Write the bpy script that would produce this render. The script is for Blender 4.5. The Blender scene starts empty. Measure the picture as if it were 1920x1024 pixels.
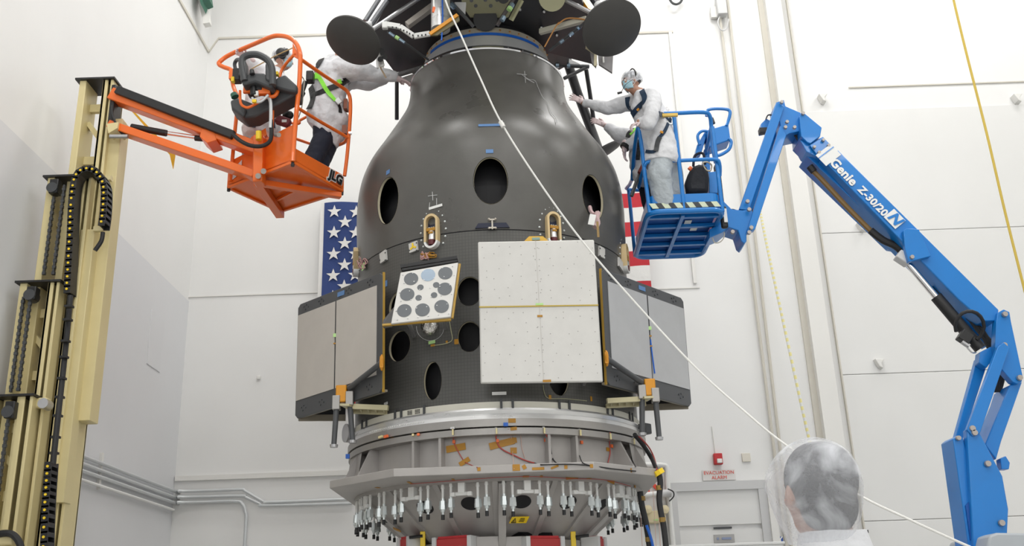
import bpy, bmesh, math, random
from math import *
from mathutils import Vector as V, Matrix, Quaternion
from mathutils.bvhtree import BVHTree
random.seed(7)
sc=bpy.context.scene; col=sc.collection
# ---------------------------------------------------------------- camera
FP=35/36*1920; TH=radians(19.5); RO=radians(2.0); CH=1.4
F=V((0,cos(TH),sin(TH))); U0=V((0,-sin(TH),cos(TH))); R0=V((1,0,0))
RR=R0*cos(RO)-U0*sin(RO); UU=U0*cos(RO)+R0*sin(RO); CAM=V((0,0,CH))
cd=bpy.data.cameras.new('camera'); co=bpy.data.objects.new('camera',cd); col.objects.link(co)
cd.lens=35; cd.sensor_width=36; cd.clip_end=200
co.matrix_world=Matrix.Translation(CAM)@Matrix((RR,UU,-F)).transposed().to_4x4()
sc.camera=co
def ray(x,y): return F*FP+RR*(x-960)+UU*(512-y)
def P(x,y,Y):
    d=ray(x,y); return CAM+d*(Y/d.y)
def PZ(x,y,Z):
    d=ray(x,y); return CAM+d*((Z-CH)/d.z)
def PX(x,y,X):
    d=ray(x,y); return CAM+d*(X/d.x)
AX,AY=-.209,10.0
def PC(x,y,r,ax=AX,ay=AY):
    d=ray(x,y); a=d.x**2+d.y**2; b=-2*(d.x*ax+d.y*ay); c=ax*ax+ay*ay-r*r; D=b*b-4*a*c
    t=(-b-sqrt(max(D,0)))/2/a; return CAM+d*t
def cyl(az,r,z,ax=AX,ay=AY):          # azimuth 0 faces the camera side (-Y), positive to the right
    return V((ax+r*sin(az),ay-r*cos(az),z))
# ---------------------------------------------------------------- materials
MC={}
def mat(name,c,rough=.5,metal=0,bump=0,bscale=20,var=0,vscale=3,alpha=None,emit=None,coat=0,stretch=None):
    if name in MC: return MC[name]
    m=bpy.data.materials.new(name); m.use_nodes=True; nt=m.node_tree; b=nt.nodes['Principled BSDF']
    c4=(*c,1); b.inputs['Base Color'].default_value=c4; b.inputs['Roughness'].default_value=rough; b.inputs['Metallic'].default_value=metal
    b.inputs['Coat Weight'].default_value=coat
    tc=nt.nodes.new('ShaderNodeTexCoord'); mp=nt.nodes.new('ShaderNodeMapping'); nt.links.new(tc.outputs['Object'],mp.inputs[0])
    if stretch: mp.inputs['Scale'].default_value=stretch
    if var:
        n=nt.nodes.new('ShaderNodeTexNoise'); n.inputs['Scale'].default_value=vscale; n.inputs['Detail'].default_value=5; n.inputs['Roughness'].default_value=.6
        nt.links.new(mp.outputs[0],n.inputs['Vector'])
        r=nt.nodes.new('ShaderNodeMapRange'); r.inputs[1].default_value=.25; r.inputs[2].default_value=.75; r.inputs[3].default_value=1-var; r.inputs[4].default_value=1+var
        nt.links.new(n.outputs['Fac'],r.inputs[0])
        mx=nt.nodes.new('ShaderNodeVectorMath'); mx.operation='SCALE'; mx.inputs[0].default_value=c
        nt.links.new(r.outputs[0],mx.inputs['Scale']); nt.links.new(mx.outputs[0],b.inputs['Base Color'])
        rr=nt.nodes.new('ShaderNodeMapRange'); rr.inputs[1].default_value=.25; rr.inputs[2].default_value=.75; rr.inputs[3].default_value=max(.03,rough-var*.5); rr.inputs[4].default_value=min(1,rough+var*.5)
        nt.links.new(n.outputs['Fac'],rr.inputs[0]); nt.links.new(rr.outputs[0],b.inputs['Roughness'])
    if bump:
        n2=nt.nodes.new('ShaderNodeTexNoise'); n2.inputs['Scale'].default_value=bscale; n2.inputs['Detail'].default_value=4
        nt.links.new(mp.outputs[0],n2.inputs['Vector'])
        bp=nt.nodes.new('ShaderNodeBump'); bp.inputs['Strength'].default_value=bump; bp.inputs['Distance'].default_value=.02
        nt.links.new(n2.outputs['Fac'],bp.inputs['Height']); nt.links.new(bp.outputs[0],b.inputs['Normal'])
    if alpha is not None: b.inputs['Alpha'].default_value=alpha
    if emit: b.inputs['Emission Color'].default_value=(*emit[:3],1); b.inputs['Emission Strength'].default_value=emit[3]
    MC[name]=m; return m
wallw=mat('wall_paint',(.80,.797,.785),.42,var=.03,vscale=.6,bump=.05,bscale=3)
wallg=mat('wall_paint_shaded',(.71,.715,.73),.5,var=.03,vscale=.6)  # wall paint with the dimmer light of the lower left wall in its colour
walld=mat('door_paint',(.76,.757,.742),.4,var=.03,vscale=.5)
trimw=mat('trim_white',(.78,.77,.74),.45)
beigeline=mat('seam_beige',(.62,.59,.52),.6)
comp=mat('carbon_composite',(.090,.087,.080),.33,var=.22,vscale=1.6,bump=.03,bscale=70)
def weave():
    m=mat('woven_composite',(.085,.083,.077),.40,var=.15,vscale=2.2); nt=m.node_tree; b=nt.nodes['Principled BSDF']
    tc=nt.nodes.new('ShaderNodeTexCoord'); sp=nt.nodes.new('ShaderNodeSeparateXYZ'); nt.links.new(tc.outputs['Object'],sp.inputs[0])
    at=nt.nodes.new('ShaderNodeMath'); at.operation='ARCTAN2'; nt.links.new(sp.outputs['X'],at.inputs[0]); nt.links.new(sp.outputs['Y'],at.inputs[1])
    def saw(src,k):
        a=nt.nodes.new('ShaderNodeMath'); a.operation='MULTIPLY'; a.inputs[1].default_value=k; nt.links.new(src,a.inputs[0])
        s=nt.nodes.new('ShaderNodeMath'); s.operation='SINE'; nt.links.new(a.outputs[0],s.inputs[0])
        g=nt.nodes.new('ShaderNodeMath'); g.operation='GREATER_THAN'; g.inputs[1].default_value=.9; nt.links.new(s.outputs[0],g.inputs[0]); return g
    a=saw(at.outputs[0],300); c=saw(sp.outputs['Z'],205)
    mx=nt.nodes.new('ShaderNodeMath'); mx.operation='MAXIMUM'; nt.links.new(a.outputs[0],mx.inputs[0]); nt.links.new(c.outputs[0],mx.inputs[1])
    src=b.inputs['Base Color'].links[0].from_socket
    mi=nt.nodes.new('ShaderNodeMix'); mi.data_type='RGBA'; mi.inputs['Factor'].default_value=0
    sc_=nt.nodes.new('ShaderNodeMath'); sc_.operation='MULTIPLY'; sc_.inputs[1].default_value=.45; nt.links.new(mx.outputs[0],sc_.inputs[0]); nt.links.new(sc_.outputs[0],mi.inputs['Factor'])
    nt.links.new(src,mi.inputs['A']); mi.inputs['B'].default_value=(.03,.03,.028,1); nt.links.new(mi.outputs['Result'],b.inputs['Base Color'])
    return m
compw=weave()
inner=mat('interior_black',(.004,.004,.006),.7)
navy=mat('interior_navy',(.006,.010,.035),.35)
cream=mat('cream_edge',(.55,.50,.36),.5)
alu=mat('machined_aluminium',(.72,.72,.72),.30,.7,bump=.04,bscale=12,var=.12,vscale=2,stretch=(1,1,6))
alud=mat('dull_aluminium',(.36,.345,.33),.45,.6,var=.14,vscale=2,bump=.05,bscale=30)
alup=mat('pale_aluminium_paint',(.40,.38,.365),.5,.25,var=.10,vscale=2.5)
platew=mat('white_metal_plate',(.60,.59,.565),.42,.15,var=.05,vscale=4)
zinc=mat('zinc_plated',(.62,.66,.66),.32,.7)
chrome=mat('chrome',(.85,.85,.87),.08,1)
steel=mat('brushed_steel',(.50,.50,.51),.35,.8,var=.1,vscale=4)
black=mat('black_plastic',(.012,.012,.013),.45)
blackm=mat('black_composite',(.030,.030,.033),.42,var=.15,vscale=3)
dishm=mat('footpad_grey',(.052,.050,.048),.55,var=.12,vscale=2)
rubber=mat('black_rubber',(.014,.014,.015),.6)
kapton=mat('amber_tape',(.42,.20,.012),.5)
kaptonb=mat('orange_anodised',(.60,.25,.01),.35,.2)
khaki=mat('khaki_primer',(.40,.39,.24),.45,var=.06)
gold=mat('gold_frame',(.66,.50,.27),.4,.1)
whitep=mat('white_plastic',(.80,.80,.78),.4)
blue=mat('lift_blue',(.004,.19,.58),.36,coat=.3,var=.06,vscale=2)
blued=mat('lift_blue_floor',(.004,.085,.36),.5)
orange=mat('lift_orange',(.86,.155,.012),.38,coat=.3,var=.05,vscale=2)
beige=mat('mast_beige',(.70,.60,.32),.42,var=.05,vscale=2)
dgrey=mat('console_grey',(.055,.058,.062),.5,bump=.05,bscale=90)
red=mat('signal_red',(.50,.015,.02),.42)
redc=mat('clamp_red',(.45,.03,.03),.45)
yellow=mat('signal_yellow',(.90,.62,.02),.4)
bluetape=mat('blue_tape',(.10,.22,.45),.5)
bluecab=mat('blue_cable',(.01,.12,.55),.4)
green=mat('green_tape',(.45,.72,.28),.5)
suit=mat('white_coverall',(.70,.705,.73),.75,bump=.9,bscale=11,var=.03,vscale=8)
suitg=mat('grey_trousers',(.42,.46,.49),.8,bump=.9,bscale=16)
navyc=mat('navy_trousers',(.010,.013,.028),.85,bump=.4,bscale=14)
skin=mat('skin',(.50,.27,.19),.5)
skind=mat('skin_tan',(.40,.21,.14),.5)
glove=mat('latex_glove',(.70,.56,.56),.45,bump=.2,bscale=60)
mask=mat('face_mask_blue',(.42,.66,.76),.7,bump=.4,bscale=40)
hair=mat('dark_hair',(.045,.042,.042),.7,bump=.8,bscale=70)
hiviz=mat('hiviz_green',(.28,.85,.06),.6)
navystrap=mat('navy_strap',(.012,.035,.075),.7)
cloth_b=mat('flag_blue',(.022,.05,.19),.75,bump=.3,bscale=10)
cloth_r=mat('flag_red',(.50,.022,.035),.75,bump=.3,bscale=10)
cloth_w=mat('flag_white',(.78,.77,.75),.75,bump=.3,bscale=10)
solar=mat('solar_panel_back',(.55,.515,.475),.45,.1,var=.04,vscale=5)
solarr=mat('solar_panel_grey',(.47,.475,.485),.38,.2,var=.06,vscale=4)
frameg=mat('dark_grey_frame',(.07,.073,.078),.45)
ropew=mat('white_rope',(.80,.79,.76),.7,bump=.3,bscale=150)
ropey=mat('yellow_rope',(.62,.45,.08),.7,bump=.3,bscale=150)
greyp=mat('grey_paint',(.60,.60,.60),.45)
pinm=mat('pin_metal',(.42,.38,.35),.4,.5)
pipe=mat('galvanised_conduit',(.62,.64,.65),.42,.3)
maroon=mat('maroon_cap',(.10,.01,.015),.4)
mesh_floor=mat('floor_epoxy',(.48,.48,.46),.3,var=.04,vscale=.5)
dgreen=mat('dark_green',(.03,.14,.09),.5)
def hairnet_mat(name,base,dens,scale,bs=.6,lo=.38,hi=.68):
    m=bpy.data.materials.new(name); m.use_nodes=True; nt=m.node_tree; b=nt.nodes['Principled BSDF']
    b.inputs['Base Color'].default_value=(.85,.87,.92,1); b.inputs['Roughness'].default_value=.8
    tc=nt.nodes.new('ShaderNodeTexCoord'); n=nt.nodes.new('ShaderNodeTexNoise'); n.inputs['Scale'].default_value=scale; n.inputs['Detail'].default_value=6; n.inputs['Distortion'].default_value=.7
    nt.links.new(tc.outputs['Object'],n.inputs['Vector'])
    r=nt.nodes.new('ShaderNodeMapRange'); r.inputs[1].default_value=lo; r.inputs[2].default_value=hi; r.inputs[3].default_value=base; r.inputs[4].default_value=dens
    nt.links.new(n.outputs['Fac'],r.inputs[0]); nt.links.new(r.outputs[0],b.inputs['Alpha'])
    bp=nt.nodes.new('ShaderNodeBump'); bp.inputs['Strength'].default_value=bs; bp.inputs['Distance'].default_value=.01
    nt.links.new(n.outputs['Fac'],bp.inputs['Height']); nt.links.new(bp.outputs[0],b.inputs['Normal'])
    MC[name]=m; return m
net=hairnet_mat('bouffant_net',.30,.85,26,.6)
netb=hairnet_mat('bouffant_net_close',.24,.80,11,.08,.42,.80)
# ---------------------------------------------------------------- mesh builder
ORG={}
WHOLE={'stars','lettering','lettering_edge','cone_ribs','cell_field','face_mask','sleeve','toe_board','cloth','roller_chain','band_rivets','vent_holes','plate_screws','panel_rivets'}
def link(o,parent):
    if parent is not None: o.parent=parent
    col.objects.link(o)
class M:
    def __init__(s): s.v=[]; s.f=[]; s.mi=[]; s.k=0
    def add(s,vs,fs):
        n=len(s.v); s.v+= [V(p) for p in vs]
        for f in fs: s.f.append([i+n for i in f]); s.mi.append(s.k)
        return s
    def box(s,c,d,rot=None):
        c=V(c); x,y,z=[q/2 for q in d]; ps=[V((a*x,b*y,e*z)) for a in(-1,1) for b in(-1,1) for e in(-1,1)]
        if rot is not None: ps=[rot@p for p in ps]
        return s.add([c+p for p in ps],[(0,1,3,2),(4,6,7,5),(0,4,5,1),(2,3,7,6),(0,2,6,4),(1,5,7,3)])
    def prism(s,poly,ext):
        n=len(poly); ext=V(ext); poly=[V(p) for p in poly]
        fs=[list(range(n))[::-1],[n+i for i in range(n)]]+[(i,(i+1)%n,n+(i+1)%n,n+i) for i in range(n)]
        return s.add(poly+[p+ext for p in poly],fs)
    def cone(s,a,b,r0,r1,seg=12,caps=True):
        a=V(a);b=V(b); d=(b-a); 
        if d.length<1e-9: return s
        q=d.to_track_quat('Z','Y'); ps=[]
        for c,r in((a,r0),(b,r1)):
            for i in range(seg): t=2*pi*i/seg; ps.append(c+q@V((r*cos(t),r*sin(t),0)))
        fs=[(i,(i+1)%seg,seg+(i+1)%seg,seg+i) for i in range(seg)]
        if caps: fs+=[list(range(seg))[::-1],[seg+i for i in range(seg)]]
        return s.add(ps,fs)
    def tube(s,pts,r,seg=8,closed=False,smooth=0):
        pts=[V(p) for p in pts]
        if smooth: pts=cr(pts,smooth,closed)
        n=len(pts); ps=[]; up=None
        for i,p in enumerate(pts):
            t=(pts[(i+1)%n]-pts[i-1]) if closed else (pts[min(i+1,n-1)]-pts[max(i-1,0)])
            t.normalize()
            if up is None:
                up=V((0,0,1)) if abs(t.z)<.9 else V((1,0,0))
            x=up.cross(t); 
            if x.length<1e-6: x=V((1,0,0)).cross(t)
            x.normalize(); y=t.cross(x); up=y
            rr=r[i] if isinstance(r,(list,tuple)) else r
            for k in range(seg): a=2*pi*k/seg; ps.append(p+(x*cos(a)+y*sin(a))*rr)
        fs=[]
        for i in range(n if closed else n-1):
            j=(i+1)%n
            for k in range(seg): l=(k+1)%seg; fs.append((i*seg+k,i*seg+l,j*seg+l,j*seg+k))
        if not closed: fs+=[list(range(seg))[::-1],[(n-1)*seg+k for k in range(seg)]]
        return s.add(ps,fs)
    def beam(s,a,b,w,h,up=(0,0,1)):
        a=V(a);b=V(b);t=(b-a).normalized();x=t.cross(V(up)).normalized();y=x.cross(t)
        ps=[c+x*i*w/2+y*j*h/2 for c in(a,b) for i,j in((-1,-1),(1,-1),(1,1),(-1,1))]
        return s.add(ps,[(0,1,2,3),(7,6,5,4),(0,4,5,1),(1,5,6,2),(2,6,7,3),(3,7,4,0)])
    def lathe(s,prof,c,seg=96,a0=0,a1=2*pi,rot=None,closed=True,mod=None):
        c=V(c); full=abs(a1-a0-2*pi)<1e-6; m=seg if full else seg+1; ps=[]
        for r,z in prof:
            for i in range(m):
                a=a0+(a1-a0)*i/seg; rr=r*(mod(a,z) if mod else 1); p=V((rr*sin(a),-rr*cos(a),z)); ps.append(c+(rot@p if rot is not None else p))
        n=len(prof); fs=[]
        for j in range(n if closed else n-1):
            j2=(j+1)%n
            for i in range(seg): i2=(i+1)%m; fs.append((j*m+i,j*m+i2,j2*m+i2,j2*m+i))
        if not full and closed: fs+=[[j*m for j in range(n)],[j*m+m-1 for j in range(n)][::-1]]
        return s.add(ps,fs)
    def ell(s,c,r,rot=None,seg=20,rings=12):
        c=V(c); ps=[]; 
        if not hasattr(r,'__len__'): r=(r,r,r)
        for j in range(1,rings):
            t=pi*j/rings
            for i in range(seg): a=2*pi*i/seg; ps.append(V((r[0]*sin(t)*cos(a),r[1]*sin(t)*sin(a),r[2]*cos(t))))
        ps+= [V((0,0,r[2])),V((0,0,-r[2]))]
        if rot is not None: ps=[rot@p for p in ps]
        fs=[]
        for j in range(rings-2):
            for i in range(seg): k=(i+1)%seg; fs.append((j*seg+i,(j+1)*seg+i,(j+1)*seg+k,j*seg+k))
        T=len(ps)-2
        for i in range(seg): k=(i+1)%seg; fs.append((T,i,k)); fs.append((T+1,(rings-2)*seg+k,(rings-2)*seg+i))
        return s.add([c+p for p in ps],fs)
    def cap(s,a,r0,b,r1,seg=14):
        a=V(a);b=V(b); s.cone(a,b,r0,r1,seg); s.ell(a,r0*1.0,seg=seg,rings=8); s.ell(b,r1*1.0,seg=seg,rings=8); return s
    def text(s,txt,o,xd,yd,size,depth=.004,bold=0,shear=0,space=1):
        cu=bpy.data.curves.new('t','FONT'); cu.body=txt; cu.size=size; cu.extrude=depth/2; cu.offset=bold; cu.shear=shear; cu.align_x='CENTER'; cu.align_y='CENTER'; cu.space_character=space; cu.resolution_u=3
        ob=bpy.data.objects.new('t',cu); col.objects.link(ob); me=ob.to_mesh()
        x=V(xd).normalized(); y=V(yd); y=(y-x*y.dot(x)).normalized(); z=x.cross(y); R=Matrix((x,y,z)).transposed()
        s.add([V(o)+R@v.co for v in me.vertices],[list(p.vertices) for p in me.polygons])
        ob.to_mesh_clear(); bpy.data.objects.remove(ob); bpy.data.curves.remove(cu); return s
    def clusters(s):
        n=len(s.v); pr=list(range(n))
        def fd(a):
            while pr[a]!=a: pr[a]=pr[pr[a]]; a=pr[a]
            return a
        for f in s.f:
            r=fd(f[0])
            for i in f[1:]: pr[fd(i)]=r
        g={}
        for i in range(n): g.setdefault(fd(i),[]).append(i)
        L=[]
        for k,vs in g.items():
            lo=[min(s.v[i][c] for i in vs)-.003 for c in range(3)]; hi=[max(s.v[i][c] for i in vs)+.003 for c in range(3)]; L.append([lo,hi,{k}])
        ch=True
        while ch:
            ch=False; out=[]
            for a in L:
                for o in out:
                    if all(a[0][c]<=o[1][c] and o[0][c]<=a[1][c] for c in range(3)):
                        o[0]=[min(a[0][c],o[0][c]) for c in range(3)]; o[1]=[max(a[1][c],o[1][c]) for c in range(3)]; o[2]|=a[2]; ch=True; break
                else: out.append(a)
            L=out
        return L,fd
    def build(s,name,mats,parent=None,smooth=False,bevel=0,origin=None,remesh=0,disp=0,**kw):
        if parent is not None and origin is None and not remesh and name not in WHOLE:
            L,fd=s.clusters()
            if 1<len(L)<=99:
                res=[]
                for lo,hi,ks in L:
                    m=M(); idx={}
                    for f,k in zip(s.f,s.mi):
                        if fd(f[0]) in ks:
                            for i in f:
                                if i not in idx: idx[i]=len(m.v); m.v.append(s.v[i])
                            m.f.append([idx[i] for i in f]); m.mi.append(k)
                    if m.f: res.append(m._build(name,mats,parent,smooth,bevel,None,0,disp,**kw))
                return res[0]
        return s._build(name,mats,parent,smooth,bevel,origin,remesh,disp,**kw)
    def _build(s,name,mats,parent=None,smooth=False,bevel=0,origin=None,remesh=0,disp=0,subd=0,recalc=True,auto=None):
        if not isinstance(mats,(list,tuple)): mats=[mats]
        if origin is None:
            lo=V([min(p[i] for p in s.v) for i in range(3)]); hi=V([max(p[i] for p in s.v) for i in range(3)]); origin=(lo+hi)/2
            if parent is None: origin.z=lo.z
        origin=V(origin); me=bpy.data.meshes.new(name); me.from_pydata([p-origin for p in s.v],[],s.f)
        for m in mats: me.materials.append(m)
        me.polygons.foreach_set('material_index',s.mi); me.update()
        if recalc:
            bm=bmesh.new(); bm.from_mesh(me); bmesh.ops.recalc_face_normals(bm,faces=bm.faces); bm.to_mesh(me); bm.free()
        o=bpy.data.objects.new(name,me); po=ORG[parent.name] if parent is not None else V((0,0,0))
        link(o,parent); o.location=origin-po; ORG[o.name]=origin
        if remesh:
            md=o.modifiers.new('r','REMESH'); md.mode='VOXEL'; md.voxel_size=remesh
            ms=o.modifiers.new('s','SMOOTH'); ms.iterations=3; ms.factor=.6
            bake(o); me=o.data; smooth=True
        if disp:
            tx=bpy.data.textures.get('wr%g'%disp) or bpy.data.textures.new('wr%g'%disp,'CLOUDS'); tx.noise_scale=.11; 
            md=o.modifiers.new('d','DISPLACE'); md.texture=tx; md.strength=disp; md.texture_coords='LOCAL'; md.mid_level=.5; bake(o)
        if bevel:
            md=o.modifiers.new('b','BEVEL'); md.width=bevel; md.segments=2; md.limit_method='ANGLE'; md.angle_limit=radians(40)
        if smooth or bevel:
            o.data.polygons.foreach_set('use_smooth',[True]*len(o.data.polygons))
            if not remesh:
                bm=bmesh.new(); bm.from_mesh(o.data)
                for e in bm.edges:
                    if len(e.link_faces)==2 and e.calc_face_angle(0)>radians(35): e.smooth=False
                bm.to_mesh(o.data); bm.free()
        return o
def bake(o):
    dg=bpy.context.evaluated_depsgraph_get(); dg.update(); me=bpy.data.meshes.new_from_object(o.evaluated_get(dg)); old=o.data; o.modifiers.clear(); o.data=me
    me.name=old.name
def cr(pts,k=6,closed=False):
    n=len(pts); out=[]
    for i in range(n if closed else n-1):
        g=lambda j: pts[j%n] if closed else pts[max(0,min(n-1,j))]
        a,b,c,d=g(i-1),g(i),g(i+1),g(i+2)
        for q in range(k):
            t=q/k; out.append(.5*((2*b)+(c-a)*t+(2*a-5*b+4*c-d)*t*t+(3*b-a-3*c+d)*t**3))
    if not closed: out.append(pts[-1])
    return out
def empty(name,loc,label=None,cat=None,group=None):
    o=bpy.data.objects.new(name,None); o.empty_display_size=.2; col.objects.link(o); o.location=loc; ORG[o.name]=V(loc)
    if label: o['label']=label; o['category']=cat
    if group: o['group']=group
    return o
def tag(o,label,cat,group=None):
    o['label']=label; o['category']=cat
    if group: o['group']=group
    return o
def struct(o): o['kind']='structure'; return o
def bvh_of(o):
    w=ORG[o.name]; me=o.data
    return BVHTree.FromPolygons([v.co+w for v in me.vertices],[list(p.vertices) for p in me.polygons])
def hit(b,x,y,off=0):
    d=ray(x,y).normalized(); l,n,i,_=b.ray_cast(CAM,d)
    if l is None: return None,None
    if n.dot(d)>0: n=-n
    return l+n*off,n
def pxs(p): return 1/(FP/((V(p)-CAM).dot(F)))      # metres per pixel at a point
def frame_at(p,n,ang=0):
    z=V(n).normalized(); y=V((0,0,1)); y=(y-z*y.dot(z)).normalized(); x=y.cross(z)
    R=Matrix((x,y,z)).transposed()
    return R@Matrix.Rotation(ang,3,'Z')
def decal(m,b,x,y,w,h,t=.004,ang=0,off=.002,yd=1.0):  # small plate lying on a surface, w,h in pixels
    p,n=hit(b,x,y)
    if p is None: return None
    s=pxs(p); R=frame_at(p,n,ang); m.box(p+n*(off+t/2),(w*s,h*s*yd,t),R); return p,n,R
def ribbon(m,b,pts,w,off=.006,t=.004,k=5):
    """strap following a surface through picture points"""
    q=[]; pp=cr([V((x,y,0)) for x,y in pts],k)
    for a in pp:
        p,n=hit(b,a.x,a.y)
        if p is not None: q.append((p,n))
    if len(q)<2: return
    # smooth
    for _ in range(2):
        q=[(q[i][0] if i in(0,len(q)-1) else (q[i-1][0]+q[i][0]*2+q[i+1][0])/4,(q[max(i-1,0)][1]+q[i][1]+q[min(i+1,len(q)-1)][1]).normalized()) for i in range(len(q))]
    ps=[];fs=[]
    for i,(p,n) in enumerate(q):
        tg=(q[min(i+1,len(q)-1)][0]-q[max(i-1,0)][0]).normalized(); s=tg.cross(n).normalized()
        for a,c in((-1,0),(1,0),(1,1),(-1,1)): ps.append(p+s*a*w/2+n*(off+c*t))
    for i in range(len(q)-1):
        for c in range(4): d=(c+1)%4; fs.append((i*4+c,i*4+d,i*4+4+d,i*4+4+c))
    fs+=[(0,1,2,3),tuple((len(q)-1)*4+c for c in(3,2,1,0))]
    m.add(ps,fs)
LP=175; LB=170; EXPO=-0.18
# ---------------------------------------------------------------- the room
WX,WY=-4.88,14.2; RX=15; FY=-9; CZ=13
struct(M().box((5,2.6,-.1),(22,25.4,.2)).build('floor',mesh_floor))
struct(M().box((5,2.6,CZ+.1),(22,25.4,.2)).build('ceiling',trimw))
struct(M().box((5,WY+.1,CZ/2),(22,.2,CZ)).build('wall_back',wallw))
struct(M().box((5,FY-.1,CZ/2),(22,.2,CZ)).build('wall_front',wallw))
ZJ=PX(0,225,WX).z
struct(M().box((WX-.1,2.6,(ZJ+CZ)/2),(.2,23.4,CZ-ZJ)).build('wall_left',wallw))
struct(M().box((WX-.09,2.6,ZJ/2),(.2,23.4,ZJ)).build('wall_left_lower',wallg))  # darker below the joint: shade put into the wall colour
struct(M().box((RX+.1,2.6,CZ/2),(.2,23.4,CZ)).build('wall_right',wallw))
def W(x,y,d=0): return P(x,y,WY-d)
def hline(x0,y0,x1,y1,name,m=trimw,d=.03,h=.03):
    a=W(x0,y0);b=W(x1,y1); z=(a.z+b.z)/2
    return struct(M().box(((a.x+b.x)/2,WY-d/2,z),(abs(b.x-a.x),d,h)).build(name,m))
# big sliding hangar door on the right of the back wall, panelled
d1=struct(empty('door_1',W(1700,1024)))
a=W(1500,430); b=W(2060,430)
zt=W(1700,205).z; zt0=W(1700,158).z; zm=W(1700,434).z; zl=W(1700,700).z; zb=W(1800,972).z
M().box(((a.x+b.x)/2+.3,WY-.02,(zt+zm)/2),(b.x-a.x,.04,zt-zm-.006)).build('door_panel',walld,d1,bevel=.008)
M().box(((a.x+b.x)/2+.3,WY-.02,(zm+zl)/2),(b.x-a.x,.04,zm-zl-.006)).build('door_panel',walld,d1,bevel=.008)
M().box(((a.x+b.x)/2+.3,WY-.02,(zl+zb)/2),(b.x-a.x,.04,zl-zb-.006)).build('door_panel',walld,d1,bevel=.008)
M().box(((a.x+b.x)/2+.3,WY-.02,(zb)/2),(b.x-a.x,.04,zb-.006)).build('door_panel',walld,d1,bevel=.008)
hline(1590,158,1990,158,'trim_1',beigeline,.02,.02)
# jamb of the door: column with pipes
c0=W(1478,330)
struct(M().box((c0.x+.10,WY-.08,CZ/2),(.26,.16,CZ)).build('trim_2',trimw))
struct(M().box((c0.x-.07,WY-.02,CZ/2),(.09,.04,CZ)).build('trim_3',beigeline))
struct(M().box((c0.x+.36,WY-.03,CZ/2),(.02,.06,CZ)).build('trim_4',beigeline))
# left upper seam and bevel, horizontal joints of the back wall
hline(410,72,612,66,'trim_5',beigeline,.02,.035)
hline(1190,62,1262,61,'trim_6',beigeline,.02,.035)
p=W(1256,62); struct(M().box((p.x,WY-.03,(p.z+ZJ)/2),(.05,.03,p.z-ZJ)).build('trim_7',trimw))
struct(M().beam(W(410,72,.01),V((WX+.02,WY-.01,W(373,98).z)),.03,.02).build('trim_8',beigeline))
struct(M().beam(V((WX+.01,WY-.02,W(373,98).z)),V((WX+.01,WY-4.5,W(373,98).z-.05)),.02,.05).build('trim_9',beigeline))
hline(327,555,610,551,'trim_10',trimw,.015,.02)
hline(1218,541,1312,541,'trim_11',trimw,.015,.02)
z=W(480,893).z; struct(M().box(((W(330,893).x+W(660,893).x)/2,WY-.02,z),(W(660,893).x-W(330,893).x,.04,.07)).build('trim_12',trimw))
# white beam and green duct in the upper left corner
t=empty('ceiling_beam',W(392,40),'white steel beam coming down into the upper left corner of the room','beam')
M().prism([W(322,-60,.05),W(380,-60,.05),W(395,48,.05),W(378,60,.05)],(0,-.5,0)).build('beam_web',trimw,t)
M().prism([W(362,-60,.6),W(384,-60,.6),W(397,50,.6),W(385,52,.6)],(0,-.12,0)).build('beam_flange',trimw,t)
tag(M().prism([W(372,-60,.7),W(425,-60,.7),W(398,0,.7),W(400,14,.7),W(390,18,.7),W(387,28,.7)],(0,-.3,0)).build('green_duct',dgreen),'dark green duct end beside the white beam at upper left','duct')
# personnel door lower right
d2=struct(empty('door_2',V((W(1350,905).x,WY,0))))
x0=W(1262,960).x; x1=W(1432,960).x; zd=W(1350,912).z; fr=greyp
for s,(xx) in (('l',x0),('r',x1)): M().box((xx,WY-.04,zd/2-.031),(.12,.08,zd-.062)).build('door_frame',fr,d2)
M().box(((x0+x1)/2,WY-.04,zd),(x1-x0+.12,.08,.12)).build('door_frame',fr,d2)
zs=W(1350,993).z
M().box(((x0+x1)/2,WY-.02,(zs+zd)/2),(x1-x0-.12,.04,zd-zs-.12)).build('door_leaf',walld,d2)
M().box(((x0+x1)/2,WY-.02,zs/2),(x1-x0-.12,.04,zs-.02)).build('door_leaf',walld,d2)
p=W(1355,990,.045); M().box(p,(.25,.02,.025)).build('slot',dgrey,d2)
p=W(1358,1010,.05); q=M(); q.box(p,(.28,.015,.11)); q.k=1; q.box(p+V((.03,-.01,0)),(.13,.01,.03)); q.box(p+V((-.09,-.01,0)),(.03,.01,.03)); q.build('name_plate',[mat('plate_grey',(.42,.41,.40),.5),mat('plate_blue',(.25,.30,.45),.5)],d2)
p=W(1446,960,0); struct(M().box((p.x,WY-.06,1.6),(.10,.12,3.2)).build('trim_13',trimw))
# evacuation strobe, sign, blank plate
t=empty('fire_alarm',W(1346,862),'red fire alarm strobe above the evacuation alarm sign','fire alarm')
p=W(1346,861,.05); M().box(p,(.12,.09,.155)).build('housing',red,t,bevel=.01)
M().box(p+V((.01,-.06,-.035)),(.07,.04,.06)).build('strobe_lens',whitep,t,bevel=.008)
M().cone(p+V((-.02,.03,.07)),W(1335,800,.02),.008,.008,8).build('conduit',trimw,t)
t=empty('evacuation_sign',W(1348,890),'white sign with red letters reading evacuation alarm above the grey door frame','sign')
p=W(1348,891,.02); M().box(p,(.46,.015,.145)).build('sign_board',mat('sign_white',(.72,.70,.68),.5),t)
M().text('EVACUATION',p+V((0,-.012,.032)),(1,0,0),(0,0,1),.068,.004,0).text('ALARM',p+V((0,-.012,-.036)),(1,0,0),(0,0,1),.068,.004,0).build('lettering',mat('sign_red',(.75,.12,.08),.5),t)
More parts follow.
